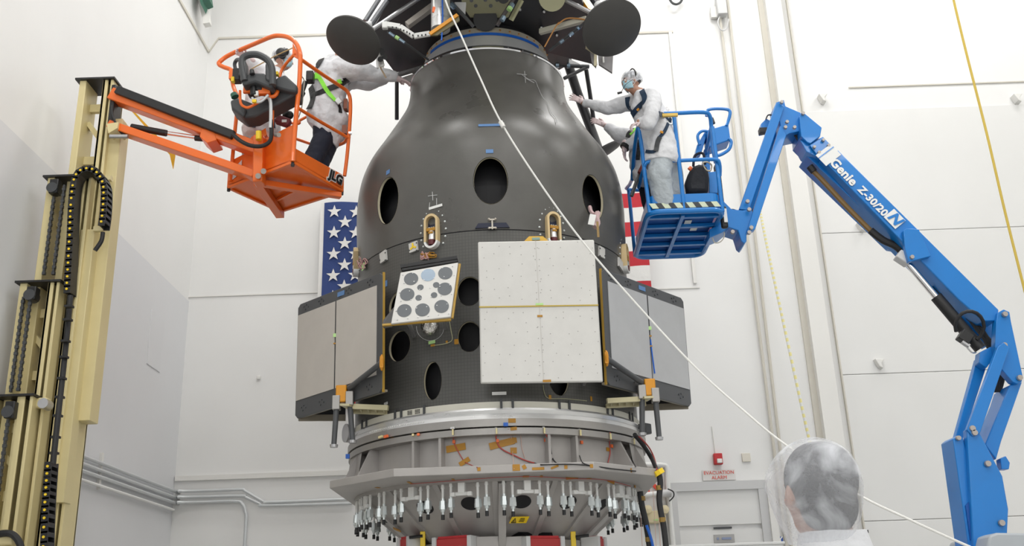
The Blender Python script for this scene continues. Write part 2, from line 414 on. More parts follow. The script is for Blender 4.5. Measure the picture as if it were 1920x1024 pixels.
tag(M().box(W(1399,858,.015),(.12,.03,.12)).build('blank_plate',mat('plate_cream',(.70,.66,.58),.5),bevel=.004),'small blank cream wall plate right of the red fire alarm','wall plate')
t=empty('blue_sign',W(1460,1013),'small blue sign with a white letter Y low beside the door frame','sign')
p=W(1459,1013,.1); M().box(p,(.13,.02,.09)).build('sign_board',mat('sign_blue',(.02,.08,.35),.5),t)
M().text('EY',p+V((0,-.014,0)),(1,0,0),(0,0,1),.11,.004,.002).build('lettering',whitep,t)
# exit-like red sign, partly hidden, with frame and emergency light
t=empty('wall_sign',W(1220,912),'white framed panel with large red letters behind the octagonal plate','sign')
q=M(); q.tube([W(1196,872,.08),W(1240,872,.08),W(1251,880,.08),W(1253,920,.08),W(1266,1060,.08)],.035,10,smooth=5); q.build('frame_pipe',whitep,t,smooth=True)
q=M().box(W(1220,900,.03),(.42,.02,.36)); q.build('sign_board',mat('sign_panel',(.78,.76,.74),.5),t)
q=M().text('EN',W(1215,912,.06),(1,0,0),(0,0,1),.34,.01,.01); q.build('lettering',mat('sign_red2',(.72,.06,.03),.5),t)
t=empty('shelf_roll',W(1235,926),'grey roll with a black end strap under the red lettered sign','roll')
M().cone(W(1190,930,.16),W(1240,925,.16),.035,.035,14).build('rail',whitep,t,smooth=True)
M().cone(W(1238,926,.16),W(1258,925,.16),.055,.055,16).build('roll',greyp,t,smooth=True)
M().tube([W(1252,917,.25),W(1262,922,.25),W(1263,931,.25),W(1255,940,.25)],.01,6,smooth=4).build('strap',black,t)
t=empty('emergency_light',W(1230,975),'beige emergency light with two round lamp heads below the grey roll','emergency light')
M().box(W(1230,970,.08),(.26,.12,.17)).build('battery_box',mat('beige_plastic',(.72,.62,.40),.5),t,bevel=.015)
for x in(1214,1246):
    p=W(x,956,.17); M().lathe([(0,0),(.06,0),(.055,.07),(0,.08)],p,24,rot=Matrix.Rotation(radians(90),3,'X')).build('lamp_head',mat('beige_plastic',(.72,.62,.40),.5),t,smooth=True)
    M().cone(p+V((0,-.004,0)),p+V((0,-.012,0)),.048,.048,20).build('lens',mat('lamp_glass',(.45,.45,.47),.15,.3),t)
M().box(W(1230,975,.15),(.06,.01,.02)).build('indicator',green,t)
# conduits
def conduit(pts,r,label,mat_=pipe,k=5):
    return tag(M().tube(pts,r,10,smooth=k).build('conduit',mat_,smooth=True),label,'conduit','galvanised conduits along the walls')
zs_=[W(400,921).z,W(400,932).z,W(400,942).z]
def lw(z,y): return V((WX+.06,y,z))
conduit([lw(zs_[0],3),lw(zs_[0],8),lw(zs_[0],WY-.35),V((WX+.12,WY-.12,zs_[0])),V((WX+.35,WY-.06,zs_[0])),W(449,918,.06),W(460,921,.06),W(495,941,.06),W(508,942,.06),W(660,936,.06)],.022,'topmost galvanised conduit along the left wall that dips then runs on behind the stand')
conduit([lw(zs_[1],3),lw(zs_[1],8),lw(zs_[1],WY-.35),V((WX+.12,WY-.12,zs_[1])),V((WX+.35,WY-.06,zs_[1])),W(452,930,.06),W(462,933,.06),W(488,945,.06),W(500,948,.06),W(660,944,.06)],.022,'middle of the three galvanised conduits along the left wall')
conduit([lw(zs_[2],3),lw(zs_[2],8),lw(zs_[2],WY-.35),V((WX+.12,WY-.12,zs_[2])),V((WX+.35,WY-.06,zs_[2])),W(440,940,.06),W(454,945,.06),W(460,960,.06),W(460,1000,.06),V((W(460,1000).x,WY-.06,.6))],.022,'galvanised conduit that turns down the back wall at lower left')
conduit([lw(zs_[2]-.10,3),lw(zs_[2]-.10,9),lw(zs_[2]-.10,WY-.1)],.018,'white conduit running lowest along the left wall',whitep)
struct(M().box((WX+.02,WY-2.6,(zs_[0]+zs_[2])/2),(.04,.05,.42)).build('trim_14',trimw))
# vertical conduits on back wall
for (a,b,l) in (((1346,0),(1446,800),'left one of the two thin vertical pipes on the back wall behind the blue lift'),((1364,0),(1458,800),'right one of the two thin vertical pipes on the back wall behind the blue lift')):
    p=W(*a,.06);q=W(*b,.06); d=(q-p); tag(M().tube([p-d*.2,p,q,q+d*.25],.022,8).build('wall_pipe',mat('pipe_beige',(.62,.59,.52),.5)),l,'pipe')
p=W(1352,20,.1); t=empty('junction_box',p,'white junction box with cable loops high on the back wall','junction box')
M().box(W(1352,12,.12),(.16,.14,.36)).build('box_body',greyp,t,bevel=.01)
M().tube([W(1350,30,.12),W(1346,42,.14),W(1352,56,.14),W(1362,54,.12),W(1366,36,.12)],.012,6,smooth=5).build('cable_loop',greyp,t,smooth=True)
M().box(W(1338,24,.06),(.10,.06,.2)).build('bracket',trimw,t)
tag(M().tube([W(1254,-4,.1),W(1260,5,.12),W(1268,8,.12),W(1276,4,.1),W(1281,-6,.1)],.02,8,smooth=5).build('cable_loop',dgrey,smooth=True),'dark cable loop hanging at the very top of the back wall','cable')
for i,(x,y,l) in enumerate(((1540,190,'white wall hook just above the boom of the blue lift'),(1903,190,'white wall hook at the far right edge'),(1645,685,'white wall hook right of the spacecraft below the boom'),(1612,430,'small white wall hook half behind the blue boom'))):
    p=W(x,y,0); m=M(); m.prism([p+V((-.07,0,.07)),p+V((.07,0,.06)),p+V((.02,0,.0)),p+V((.03,0,-.08)),p+V((-.02,0,-.05))],(0,-.14,0)); tag(m.build('wall_hook',trimw,bevel=.01),l,'hook','white hooks on the hangar door')
tag(M().box(W(485,708,.02),(.06,.03,.06)).build('wall_stub',trimw,bevel=.01),'tiny white stub on the back wall left of the spacecraft','wall fitting')
m=M(); p=PX(290,640,WX)
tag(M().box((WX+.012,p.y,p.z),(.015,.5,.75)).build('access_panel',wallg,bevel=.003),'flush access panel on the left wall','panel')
tag(M().box(W(1620,997,.04),(.12,.02,.04)).build('wall_plate',dgrey),'small dark plate right of the person in the foreground','wall plate')
t=empty('cabinet',V((W(1390,1026).x,WY-1,0)),'top edge of a white cabinet below the grey door','cabinet')
p0=P(1225,1023,12.6);p1=P(1468,1019,12.6); M().box(((p0.x+p1.x)/2,12.9,p0.z/2-.01),(p1.x-p0.x,.6,p0.z-.04)).build('cabinet_body',whitep,t)
M().box(((p0.x+p1.x)/2,12.9,p0.z-.02),(p1.x-p0.x+.04,.64,.03)).build('cabinet_top',whitep,t,bevel=.005)
# ropes
def rope(pts,r,m,label,name='rope',k=6): return tag(M().tube(pts,r,8,smooth=k).build(name,m,smooth=True),label,'rope')
rope([P(1780,-40,12.6),P(1788,0,12.6),P(1812,100,12.6),P(1850,250,12.6),P(1885,400,12.6),P(1925,560,12.6),P(1960,700,12.6),P(1960,700,12.6)+V((.05,0,-1.6)),V((P(1960,700,12.6).x+.06,12.6,.02))],.018,ropey,'yellow rope hanging down the right side in front of the hangar door')
def dashed(pts,r):
    m=M(); pp=cr([V(p) for p in pts],30)
    for i in range(len(pp)-1):
        m.k=i%2; m.cone(pp[i],pp[i+1],r,r,6)
    return m
tag(dashed([P(1422,380,13.6),P(1440,470,13.6),P(1470,610,13.6),P(1515,815,13.6),P(1550,960,13.6)],.02).build('chain',[mat('chain_yellow',(.85,.78,.35),.5),whitep]),'yellow and white barrier chain hanging left of the boom','chain')
# ceiling light fixtures
t0=None
for i,(x,y) in enumerate([(-2,11.5),(3.2,11.5),(8.5,11.5),(-2,6.5),(3.2,6.5),(8.5,6.5),(-2,1),(3.2,1),(8.5,1),(-2,-4.5),(3.2,-4.5),(8.5,-4.5)]):
    ld=bpy.data.lights.new('ceiling_lamp','AREA'); ld.shape='RECTANGLE'; ld.size=3.0; ld.size_y=1.4; ld.energy=LP; ld.color=(1,.99,.97)
    lo=bpy.data.objects.new('ceiling_lamp',ld); lo.location=(x,y,CZ-.05); col.objects.link(lo)
# fill lights added behind the camera so the front of the body is lit
for x in(-2.5,3.5,9.5):
    ld=bpy.data.lights.new('front_fill','AREA'); ld.shape='RECTANGLE'; ld.size=4; ld.size_y=2.5; ld.energy=LB; ld.color=(.97,.985,1)
    lo=bpy.data.objects.new('front_fill',ld); lo.location=(x,FY+.1,5.5); lo.rotation_euler=(radians(90),0,0); col.objects.link(lo)
w=bpy.data.worlds.new('world'); sc.world=w; w.use_nodes=True; w.node_tree.nodes['Background'].inputs[0].default_value=(.9,.93,1,1); w.node_tree.nodes['Background'].inputs[1].default_value=.3
sc.view_settings.view_transform='Standard'; sc.view_settings.look='None'; sc.view_settings.gamma=1; sc.view_settings.exposure=EXPO
sc.view_settings.use_curve_mapping=False
# flag
t=empty('national_flag',W(910,730),'large flag with white stars on blue and red and white stripes hung behind the spacecraft','flag')
fa=W(607,386,.12); fz0=W(609,386).z; fz1=W(609,386).z-(W(1200,378).z-W(1200,517).z)/5*13; fx0=W(609,450).x; fx1=W(1216,500).x
NX,NY=72,39; m=M()
def fp(u,v):
    return V((fx0+(fx1-fx0)*u,WY-.10-.025*sin(u*38+v*5)-.015*sin(u*17-v*9+1),fz0+(fz1-fz0)*v))
ps=[fp(i/NX,j/NY) for j in range(NY+1) for i in range(NX+1)]
m.v=ps
for j in range(NY):
    for i in range(NX):
        s=j//3; u=(i+.5)/NX
        k=2 if (u<.4 and s<7) else (0 if s%2==0 else 1)
        a=j*(NX+1)+i; m.f.append([a,a+1,a+NX+2,a+NX+1]); m.mi.append(k)
m.build('cloth',[cloth_r,cloth_w,cloth_b],t,smooth=True)
m=M(); Wd=fx1-fx0; H=fz0-fz1; sr=H*.0616*.5*1.0
for r in range(9):
    for c in range(6 if r%2==0 else 5):
        u=.4*(2*c+1+(r%2))/12; v=(7/13)*(r+1)/10; c0=fp(u,v)+V((0,-.02,0)); vs=[c0]
        for q in range(10):
            a=pi/2+q*pi/5; rr=sr*1.15 if q%2==0 else sr*.45; vs.append(c0+V((rr*cos(a),0,rr*sin(a))))
        m.add(vs,[(0,1+q,1+(q+1)%10) for q in range(10)])
m.build('stars',cloth_w,t)
M().box((fx0-.03,WY-.1,(fz0+fz1)/2),(.06,.012,H)).build('hoist_band',cloth_w,t)
# ---------------------------------------------------------------- spacecraft (dark composite body)
def zf(y,r,x=920): return PC(x,y,r).z
S=empty('spacecraft',V((AX,AY,zf(757,1.47,932))),'large dark composite spacecraft body in the centre with oval portholes and square panels','spacecraft')
SIL=[(1058,166),(1058,182),(1062,198),(1071,211),(1081,224),(1104,252),(1124,273),(1144,301),(1156,326),(1164,356),(1168,392),(1169,432),(1169,520)]
SILL=[(772,164),(769,180),(765,196),(756,210),(741,232),(720,262),(700,290),(683,326),(674,356),(668,394),(666,434),(666,520)]
def env(z,S_):
    best=9
    pp=cr([V((x,y,0)) for x,y in S_],6)
    for a in pp:
        q=ray(a.x,a.y); t=(z-CH)/q.z; p=CAM+q*t; best=min(best,hypot(p.x-AX,p.y-AY))
    return best
RIM=.865
zrim=P(915,165,AY).z
zseam=zf(428,1.44,921)
zbot=zf(752,1.46,932)
zs=[zseam+(zrim-.03-zseam)*i/46 for i in range(47)]
prof=[(.5*(env(z,SIL)+env(z,SILL)),z) for z in zs]
prof=[(min(r,1.452),z) for r,z in prof]
for _ in range(3): prof=[prof[0]]+[((prof[i-1][0]+prof[i][0]*2+prof[i+1][0])/4,prof[i][1]) for i in range(1,len(prof)-1)]+[prof[-1]]
RS=prof[0][0]
TK=.016
def gor(a,z):
    # shallow lobes of the neck where the body blends into the round collar
    t=(z-zseam)/(zrim-zseam); k=max(0,min(1,(t-.42)/.2))*max(0,min(1,(.93-t)/.2)); return 1+.010*k*cos(4*a-.25)
def cutholes(o,cuts):
    cm=M()
    for (x,y,w,h,ang) in cuts:
        p,n=hit(BV,x,y)
        if p is None: continue
        az=atan2(p.x-AX,-(p.y-AY)); rad=V((sin(az),-cos(az),0)); 
        # horizontal extent along surface, corrected for azimuth
        s=pxs(p); ww=w*s/2; hh=h*s/2
        up=V((0,0,1)); side=V((cos(az),sin(az),0)); ps=[]
        for d in(-.25,.25):
            for i in range(48): t=2*pi*i/48; ps.append(p+rad*d+side*ww*cos(t)+up*hh*sin(t))
        cm.add(ps,[(i,(i+1)%48,48+(i+1)%48,48+i) for i in range(48)]+[list(range(48))[::-1],[48+i for i in range(48)]]); HOLES.append((p,rad,side,ww,hh,o))
    c=cm.build('cutter',inner)
    md=o.modifiers.new('b','BOOLEAN'); md.operation='DIFFERENCE'; md.object=c; md.solver='EXACT'; bake(o); bpy.data.objects.remove(c)
    bm=bmesh.new(); bm.from_mesh(o.data)
    for e in bm.edges: e.smooth=not(len(e.link_faces)==2 and e.calc_face_angle(0)>radians(25))
    for f in bm.faces: f.smooth=True
    bm.to_mesh(o.data); bm.free()
HOLES=[]
up_=M().lathe(prof+[(r-TK,z) for r,z in prof[::-1]],(AX,AY,0),144,mod=gor).build('upper_shell',comp,S,smooth=True,origin=(AX,AY,zseam))
# azimuth widths: w is the true width in front-on pixels
BV=bvh_of(up_)
cutholes(up_,[(920,338,66,97,0),(726,376,63,95,0),(1113,370,62,92,0)])
BU=bvh_of(up_)
up_.data.materials.append(cream)
lo_=M().lathe([(RS,zbot),(RS,zseam-.012),(RS-TK,zseam-.012),(RS-TK,zbot)],(AX,AY,0),144).build('lower_shell',compw,S,smooth=True,origin=(AX,AY,zbot))
BV=bvh_of(lo_)
cutholes(lo_,[(880,546,48,58,0),(880,631,46,60,0),(748,649,56,60,0),(748,574,56,60,0),(811,714,38,74,0),(1048,706,44,74,0),(716,470,52,9,0),(1136,462,46,9,0)])
BL=bvh_of(lo_)
for o in (up_,lo_):
    o.data.materials.append(cream) if cream.name not in o.data.materials else None
for (p,rad,side,ww,hh,o) in HOLES:
    m=M(); N=48; ps=[]
    for i in range(N):
        t=2*pi*i/N; c=p-rad*.03+side*ww*cos(t)+V((0,0,hh*sin(t))); a=atan2(c.x-AX,-(c.y-AY)); ps.append(c)
    # cream liner tube inside the hole, just proud of the cut wall
    q=[]
    for d in(.985,.985):pass
    for d0 in (0,1):
        for i in range(N):
            t=2*pi*i/N; k=.975; c=p+side*ww*k*cos(t)+V((0,0,hh*k*sin(t))); 
            r=(hypot(c.x-AX,c.y-AY)); dx=V((c.x-AX,c.y-AY,0)).normalized()
            zz=c.z; rs=RS if o is lo_ else None
            if rs is None:
                rs=prof[-1][0]
                for j in range(len(prof)-1):
                    if prof[j][1]<=zz<=prof[j+1][1]: u=(zz-prof[j][1])/(prof[j+1][1]-prof[j][1]); rs=prof[j][0]*(1-u)+prof[j+1][0]*u
                if zz<prof[0][1]: rs=RS
            rs=rs-(.001 if d0==0 else TK+.01); q.append(V((AX,AY,zz))+dx*rs)
    if hh>.06:
        m.add(q,[(i,(i+1)%N,N+(i+1)%N,N+i) for i in range(N)]); m.build('porthole_edge',cream,S,smooth=True,recalc=False)
# interior liner so the portholes look into a black hollow
zi=zf(372,RS-.1,920)
M().lathe([(RS-.15,zbot+.02),(RS-.15,zseam+.5),(.80,zrim-.35),(.80,zrim-.3),(RS-.12,zseam+.5),(RS-.12,zbot+.02)],(AX,AY,0),64).build('inner_bulkhead',inner,S)
# rim and collar at the top of the neck
rt=prof[-1][0]
M().lathe([(rt-.02,zrim-.035),(rt+.005,zrim-.035),(rt+.012,zrim-.02),(rt+.005,zrim),(rt-.06,zrim),(rt-.06,zrim-.035)],(AX,AY,0),144).build('neck_rim',chrome,S,smooth=True)
M().lathe([(rt-.05,zrim-.03),(rt-.03,zrim+.035),(rt-.10,zrim+.05),(rt-.16,zrim-.03)],(AX,AY,0),144).build('neck_gasket',black,S,smooth=True)
# seam brackets and equipment on shell
def BH(x,y):
    p,n=hit(BU,x,y)
    q,k=hit(BL,x,y)
    if p is None or (q is not None and (q-CAM).length<(p-CAM).length): return q,k
    return p,n
class BB:  # both shells
    @staticmethod
    def ray_cast(o,d):
        r=[b.ray_cast(o,d) for b in(BU,BL)]; r=[x for x in r if x[0] is not None]
        return min(r,key=lambda x:x[3]) if r else (None,None,None,None)
def dec(name,ma,items,**k):
    m=M(); 
    for it in items: decal(m,BB,*it,**k)
    return m.build(name,ma,S)
dec('white_label',whitep,[(817,388,28,5,.004,.10),(825,488,24,5,.004,.08),(936,738,27,6,.004,0),(724,757,10,5,.004,.1)])
dec('blue_tape_mark',bluetape,[(920,235,46,6,.003,0),(918,284,14,8,.003,0),(728,323,10,9,.003,.1),(724,532,8,12,.003,0),(1127,527,8,12,.003,0)])
dec('white_target',whitep,[(941,234,9,8,.006,0)])
dec('cover_plate',platew,[(777,464,19,19,.02,.12),(721,482,19,21,.02,.15),(1126,474,17,21,.02,-.12),(1161,496,22,19,.02,-.2)])
m=M()
for a in range(3):
    p,n=hit(BB,777,464); R=frame_at(p,n,.12); 
    for k in(0,): 
        t=pi/2+a*2*pi/3; q=p+n*.026+R@V((.02*cos(t),.02*sin(t),0)); m.box(q,(.018,.035,.003),R@Matrix.Rotation(t-pi/2,3,'Z'))
m.build('yellow_trefoil',yellow,S)
m=M()
for (cx,cy,w) in ((777,464,6.5),(721,482,5),(1126,474,4.5)):
    for i in(-1,1):
        for j in(-1,1): decal(m,BB,cx+i*w,cy+j*7,2.2,2.2,.006,0,.022)
m.build('cover_screw',dgrey,S)
dec('green_tape_mark',green,[(810,642,14,6,.003,.08)])
dec('amber_tape_mark',kapton,[(838,642,4,6),(856,641,8,10),(1108,748,4,9),(1031,745,5,8),(812,648,9,4)])
# seam dark gap and bow-tie bracket
M().lathe([(RS-.06,zseam-.014),(RS-.004,zseam-.014),(RS-.004,zseam+.002),(RS-.06,zseam+.002)],(AX,AY,0),144).build('seam_gap',inner,S)
m=M(); p,n=hit(BU,923,421); R=frame_at(p,n)
m.prism([p+R@V((x,y,.012)) for x,y in((-.16,-.035),(.16,-.035),(.13,.012),(-.13,.012))],n*-.03); m.build('seam_slot',navy,S)
m=M()
m.box(p+n*.02+V((0,0,-.005)),(.014,.07*1.4,.012),R)
for s in(-1,1):
    m.box(p+n*.022+R@V((0,s*.04,0)),(.07,.014,.014),R)
    for t in(-1,1): m.ell(p+n*.025+R@V((t*.03,s*.045,0)),.012,seg=8,rings=6)
m.build('seam_bracket',mat('bracket_tan',(.50,.46,.40),.35,.6),S,smooth=True)
# long white wire near the top
m=M(); pts=[(977,141),(990,150),(1002,153),(1008,166),(1016,183),(1026,195),(1032,212),(1040,222),(1043,232)]
q=[hit(BU,x,y,.012)[0] for x,y in pts]; m.tube(q,.0028,6,smooth=5)
for a,b in(((968,141),(986,143)),((982,136),(984,158)),((985,150),(1000,158))):
    m.cone(hit(BU,*a,.02)[0],hit(BU,*b,.02)[0],.004,.003,6)
m.build('strain_wire',mat('wire_grey',(.5,.5,.5),.4,.3),S,smooth=True)
m=M()
for (a,b) in(((811,360),(812,376)),((803,368),(820,366)),((806,380),(805,392)),((819,372),(819,384))):
    m.cone(hit(BU,*a,.004)[0],hit(BU,*b,.004)[0],.003,.003,5)
m.build('scribe_marks',greyp,S)
# thruster pods
def pod(x,y,w=.142,h=.345,zo=0):
    p,n=BH(x,y); az=atan2(p.x-AX,-(p.y-AY)); rad=V((sin(az),-cos(az),0)); side=V((cos(az),sin(az),0)); up=V((0,0,1)); c=V((AX,AY,p.z+zo))+rad*RS
    def ring(w0,h0,w1,h1,d0,d1,ya=-9,yb=9):
        N=40; ps=[]
        def ov(wd,hd,t):
            X=wd/2*cos(t); Z=(hd/2-wd/2)*(1 if sin(t)>=0 else -1)+wd/2*sin(t); return X,Z
        idx=[2*pi*(i+.5)/N for i in range(N)]
        prof_=[(w0,h0,d0),(w0,h0,d1),(w1,h1,d1),(w1,h1,d0)]
        for wd,hd,d in prof_:
            for t in idx: X,Z=ov(wd,hd,t); ps.append(c+side*X+up*Z+rad*d)
        fs=[]
        for j in range(4):
            for i in range(N):
                k=(i+1)%N; zmid=(ov(w0,h0,idx[i])[1]+ov(w0,h0,idx[k])[1])/2
                if ya<=zmid<=yb: fs.append((j*N+i,j*N+k,((j+1)%4)*N+k,((j+1)%4)*N+i))
        return ps,fs
    a=M(); a.add(*ring(w,h,w*.70,h*.86,-.03,.055,-.02,9)); g=a.build('pod_rim',gold,S,smooth=True)
    a=M(); a.add(*ring(w,h,w*.74,h*.88,-.03,.055,-9,.0)); a.build('pod_frame',whitep,g,smooth=True)
    N=24; a=M(); w2,h2=w*.86,h*.92
    ps=[];
    for i in range(N):
        t=2*pi*(i+.5)/N; X=w2/2*cos(t); Z=(h2/2-w2/2)*(1 if sin(t)>=0 else -1)+w2/2*sin(t); ps.append(c+side*X+up*Z+rad*.006)
    a.prism(ps,rad*-.02); a.build('pod_cavity',navy,g)
    a=M(); b0=c+rad*.03+up*(-h*.30); a.cone(b0,c+rad*.022+up*.01,w*.22,w*.22,18); a.build('thruster_tube',alu,g,smooth=True)
    a=M().cone(b0+up*-.035,b0+up*.015,w*.235,w*.24,18); a.build('nozzle_cap',maroon,g,smooth=True)
    a=M(); a.box(c+rad*.04+up*.015,(w*.62,.03,.03),Matrix((side,rad,up)).transposed()); a.box(c+rad*.05+up*-.02,(w*.3,.02,.02),Matrix((side,rad,up)).transposed()); a.build('amber_band',kapton,g)
    a=M()
    for i in range(-1,2): a.ell(c+rad*.035+side*i*w*.16+up*(h*.09),.013,seg=8,rings=6)
    a.build('injector_fittings',zinc,g,smooth=True)
    a=M()
    for i in range(14):
        t=radians(-38+i*256/13); X=w*.92*cos(t); Z=h*.64*sin(t)+.01; q=c+side*X+up*Z; qa=atan2(q.x-AX,-(q.y-AY)); q=V((AX+RS*sin(qa),AY-RS*cos(qa),q.z)); a.ell(q+rad*.002,.012,seg=8,rings=6)
    a.build('rivets',zinc,S,smooth=True)
    return c,rad,side,up
pod(812,436); pod(1035,432); pod(671,492,.135,.32); pod(1168,486,.135,.32)
# wiring knot under pod
def squig(n,cx,cy,w,h,name,ma,r=.004,b=None,par=S,seed=1):
    rnd=random.Random(seed); m=M()
    for i in range(n):
        pts=[hit(b or BB,cx+rnd.uniform(-w,w),cy+rnd.uniform(-h,h),.012+rnd.uniform(0,.03))[0] for _ in range(5)]
        pts=[p for p in pts if p is not None]
        if len(pts)>2: m.tube(pts,r,5,smooth=5)
    return m.build(name,ma,par,smooth=True)
squig(5,799,481,8,7,'wire_knot',mat('wire_pink',(.55,.32,.30),.5),.006,seed=3); squig(3,806,479,14,6,'amber_wire_knot',kapton,.005,seed=5)
squig(4,683,495,7,12,'wire_knot',mat('wire_pink',(.55,.32,.30),.5),.006,seed=8)
dec('green_tag',green,[(685,501,12,13,.006,.0,.02)])
# tags and ribbon hanging in the right porthole
p,_=hit(BB,1120,412); m=M(); 
rbn=mat('tag_ribbon_pink',(.50,.35,.35),.7)
m=M(); m.tube([P(1106,388,8.95),P(1108,396,8.9),P(1113,402,8.86)],.02,6,smooth=3); m.tube([P(1121,400,8.92),P(1118,408,8.86),P(1120,420,8.82),P(1115,426,8.8)],[.03]*10,6,smooth=3); m.build('ribbon',rbn,S,smooth=True)
m=M(); c=P(1110,412,8.78); m.box(c,(.06,.008,.11),Matrix.Rotation(.25,3,'Y')); m.build('paper_tag',whitep,S)
m=M(); m.box(P(1121,430,8.72),(.022,.006,.16)); m.build('amber_streamer',mat('amber_dull',(.30,.19,.06),.5),S)
# ball instrument with foil
p,n=hit(BL,807,613); m=M().lathe([(.085,0),(.085,.02),(.07,.055),(.045,.075),(0,.085),(0,0)],p,28,rot=frame_at(p,n),closed=True); m.build('foil_dome',mat('crinkled_foil',(.75,.73,.70),.12,1,bump=1,bscale=22),S,smooth=True)
m=M(); ps=[hit(BL,807+26*cos(t),613+26*sin(t),.003)[0] for t in [pi*i/14+.05 for i in range(15)]]; m.tube(ps,.002,5); m.build('marker_ring',greyp,S)
m=M(); ps=[hit(BL,*q,.006)[0] for q in((843,602),(846,620),(848,638),(835,645),(815,648))]; m.tube(ps,.004,5,smooth=4); m.build('thin_wire',khaki,S)
# ---- perforated instrument plate on the left front
t4=[P(751,511,8.12),P(859,492,8.12),P(845,594,8.02),P(733,607,8.02)]
nrm=(t4[1]-t4[0]).cross(t4[3]-t4[0]).normalized(); 
if nrm.y>0: nrm=-nrm
ex=(t4[1]-t4[0]); ey=(t4[3]-t4[0])
IP=M(); IP.prism(t4,nrm*-.03); ip=IP.build('instrument_plate',platew,S,bevel=.004)
def onp(u,v,d=0): 
    a=t4[0].lerp(t4[1],u); b=t4[3].lerp(t4[2],u); return a.lerp(b,v)+nrm*d
m=M()
Rip=Matrix((ex.normalized(),nrm.cross(ex.normalized()),nrm)).transposed()
for u,v,r in [(.21,.17,.062),(.50,.15,.062),(.80,.17,.062),(.19,.47,.062),(.83,.47,.062),(.19,.78,.062),(.50,.81,.062),(.82,.79,.062),(.40,.37,.028),(.67,.37,.028),(.40,.57,.028),(.66,.56,.028)]:
    c=onp(u,v,.001); ps=[c+Rip@V((r*cos(t),r*sin(t),0)) for t in [2*pi*i/28 for i in range(28)]]; m.k=1 if (u==.5 and v==.15) else 0; m.prism(ps,nrm*.002)
m.build('porous_disc',[mat('porous_grey',(.13,.14,.15),.5,.2),mat('mirror_disc',(.45,.55,.68),.12,.9)],ip)
rv=random.Random(3); m=M()
for i in range(6):
    for j in range(6):
        u=.07+i*.172+(.03 if j%2 else -.02); v=.06+j*.176
        c=onp(u,v); m.cone(c,c+nrm*.006,.006,.005,6)
m.build('plate_screws',steel,ip)
m=M(); m.beam(t4[1]+nrm*-.03+V((.012,0,0)),t4[2]+nrm*-.03+V((.012,0,0)),.018,.02,nrm); m.beam(t4[2]+V((0,0,-.012))+nrm*-.03,P(717,610,8.05),.018,.02,nrm); m.build('amber_edge',mat('amber_edge',(.42,.25,.03),.4),ip)
m=M(); m.beam(P(752,503,8.2),P(858,486,8.2),.10,.03,(0,0,1)); m.beam(P(754,507,8.16),P(858,490,8.16),.04,.02,(0,0,1)); m.build('hinge_bar',black,ip)
m=M(); m.prism([P(717,610,8.35),P(733,607,8.10),P(742,572,8.10),P(735,580,8.3),P(719,600,8.4)],(0,.1,0)); m.build('side_bracket',frameg,ip)
m=M()
for u,v in((.15,.2),(.85,.2),(.2,.8),(.8,.8)):
    c=onp(u,v,-.03); m.cone(c,V((c.x,AY-sqrt(RS**2-(c.x-AX)**2),c.z)),.02,.02,10)
m.build('standoff',steel,ip)
# ---- front square radiator panel
f4=[P(896,453,8.20),P(1114,449,8.25),P(1131,716,8.25),P(901,719,8.20)]
n4=(f4[1]-f4[0]).cross(f4[3]-f4[0]).normalized(); 
if n4.y>0: n4=-n4
f4=[f4[0],f4[1],f4[2],f4[3]]
fpn=M().prism(f4,n4*-.035).build('front_panel',platew,S,bevel=.012)
def onf(u,v,d=0): a=f4[0].lerp(f4[1],u); b=f4[3].lerp(f4[2],u); return a.lerp(b,v)+n4*d
m=M(); rv=random.Random(11)
for j in range(13):
    for i in range(9):
        u=.04+i*.115+rv.uniform(-.03,.03); v=.04+j*.076+rv.uniform(-.025,.025); c=onf(min(u,.98),min(v,.985)); m.cone(c,c+n4*.002,.0042,.0042,6)
for i in range(12): 
    for u in(.485,.52): c=onf(u,.06+i*.08); m.cone(c,c+n4*.002,.0042,.0042,6)
m.build('panel_rivets',mat('rivet_grey',(.30,.29,.28),.4,.3),fpn)
m=M(); m.beam(onf(0,.475,.004),onf(1,.475,.004),.006,.011,(0,0,1)); m.build('amber_seam',mat('amber_seam',(.50,.36,.06),.5),fpn)
m=M(); m.beam(onf(.495,0,.001),onf(.515,1,.001),.004,.004,n4); m.build('panel_joint',mat('joint_grey',(.55,.53,.50),.5),fpn)
m=M(); m.box(onf(.505,.545,.003),(.045,.004,.018)); m.box(onf(.54,.99,.003),(.07,.006,.02)); m.build('amber_tape',kapton,fpn)
m=M(); m.box(onf(.505,.462,.004),(.065,.004,.018)); m.build('green_tape',green,fpn)
m=M()
for u,v in((.12,.1),(.88,.1),(.12,.9),(.88,.9),(.5,.5)):
    c=onf(u,v,-.035); m.cone(c,V((c.x,AY-sqrt(max(.2,RS**2-(c.x-AX)**2))+.01,c.z)),.025,.025,10)
m.build('standoff',steel,fpn)
m=M(); m.prism([P(982,453,8.36),P(992,443,8.36),P(1018,443,8.36),P(1030,453,8.36),P(1030,462,8.36),P(982,462,8.36)],(0,.06,0)); oo=m.build('orange_cover',mat('orange_cover',(.75,.45,.06),.4),fpn)
m=M(); m.box(P(1005,448,8.355),(.07,.006,.025)); m.build('cover_label',mat('label_teal',(.25,.38,.33),.5),oo)
m=M(); q=[hit(BL,x,y,.004)[0] for x,y in((1018,722),(1020,735),(1028,747),(1060,748),(1100,752))]; q=[a for a in q if a]; m.tube(q,.003,5,smooth=4); m.build('thin_wire',khaki,S)
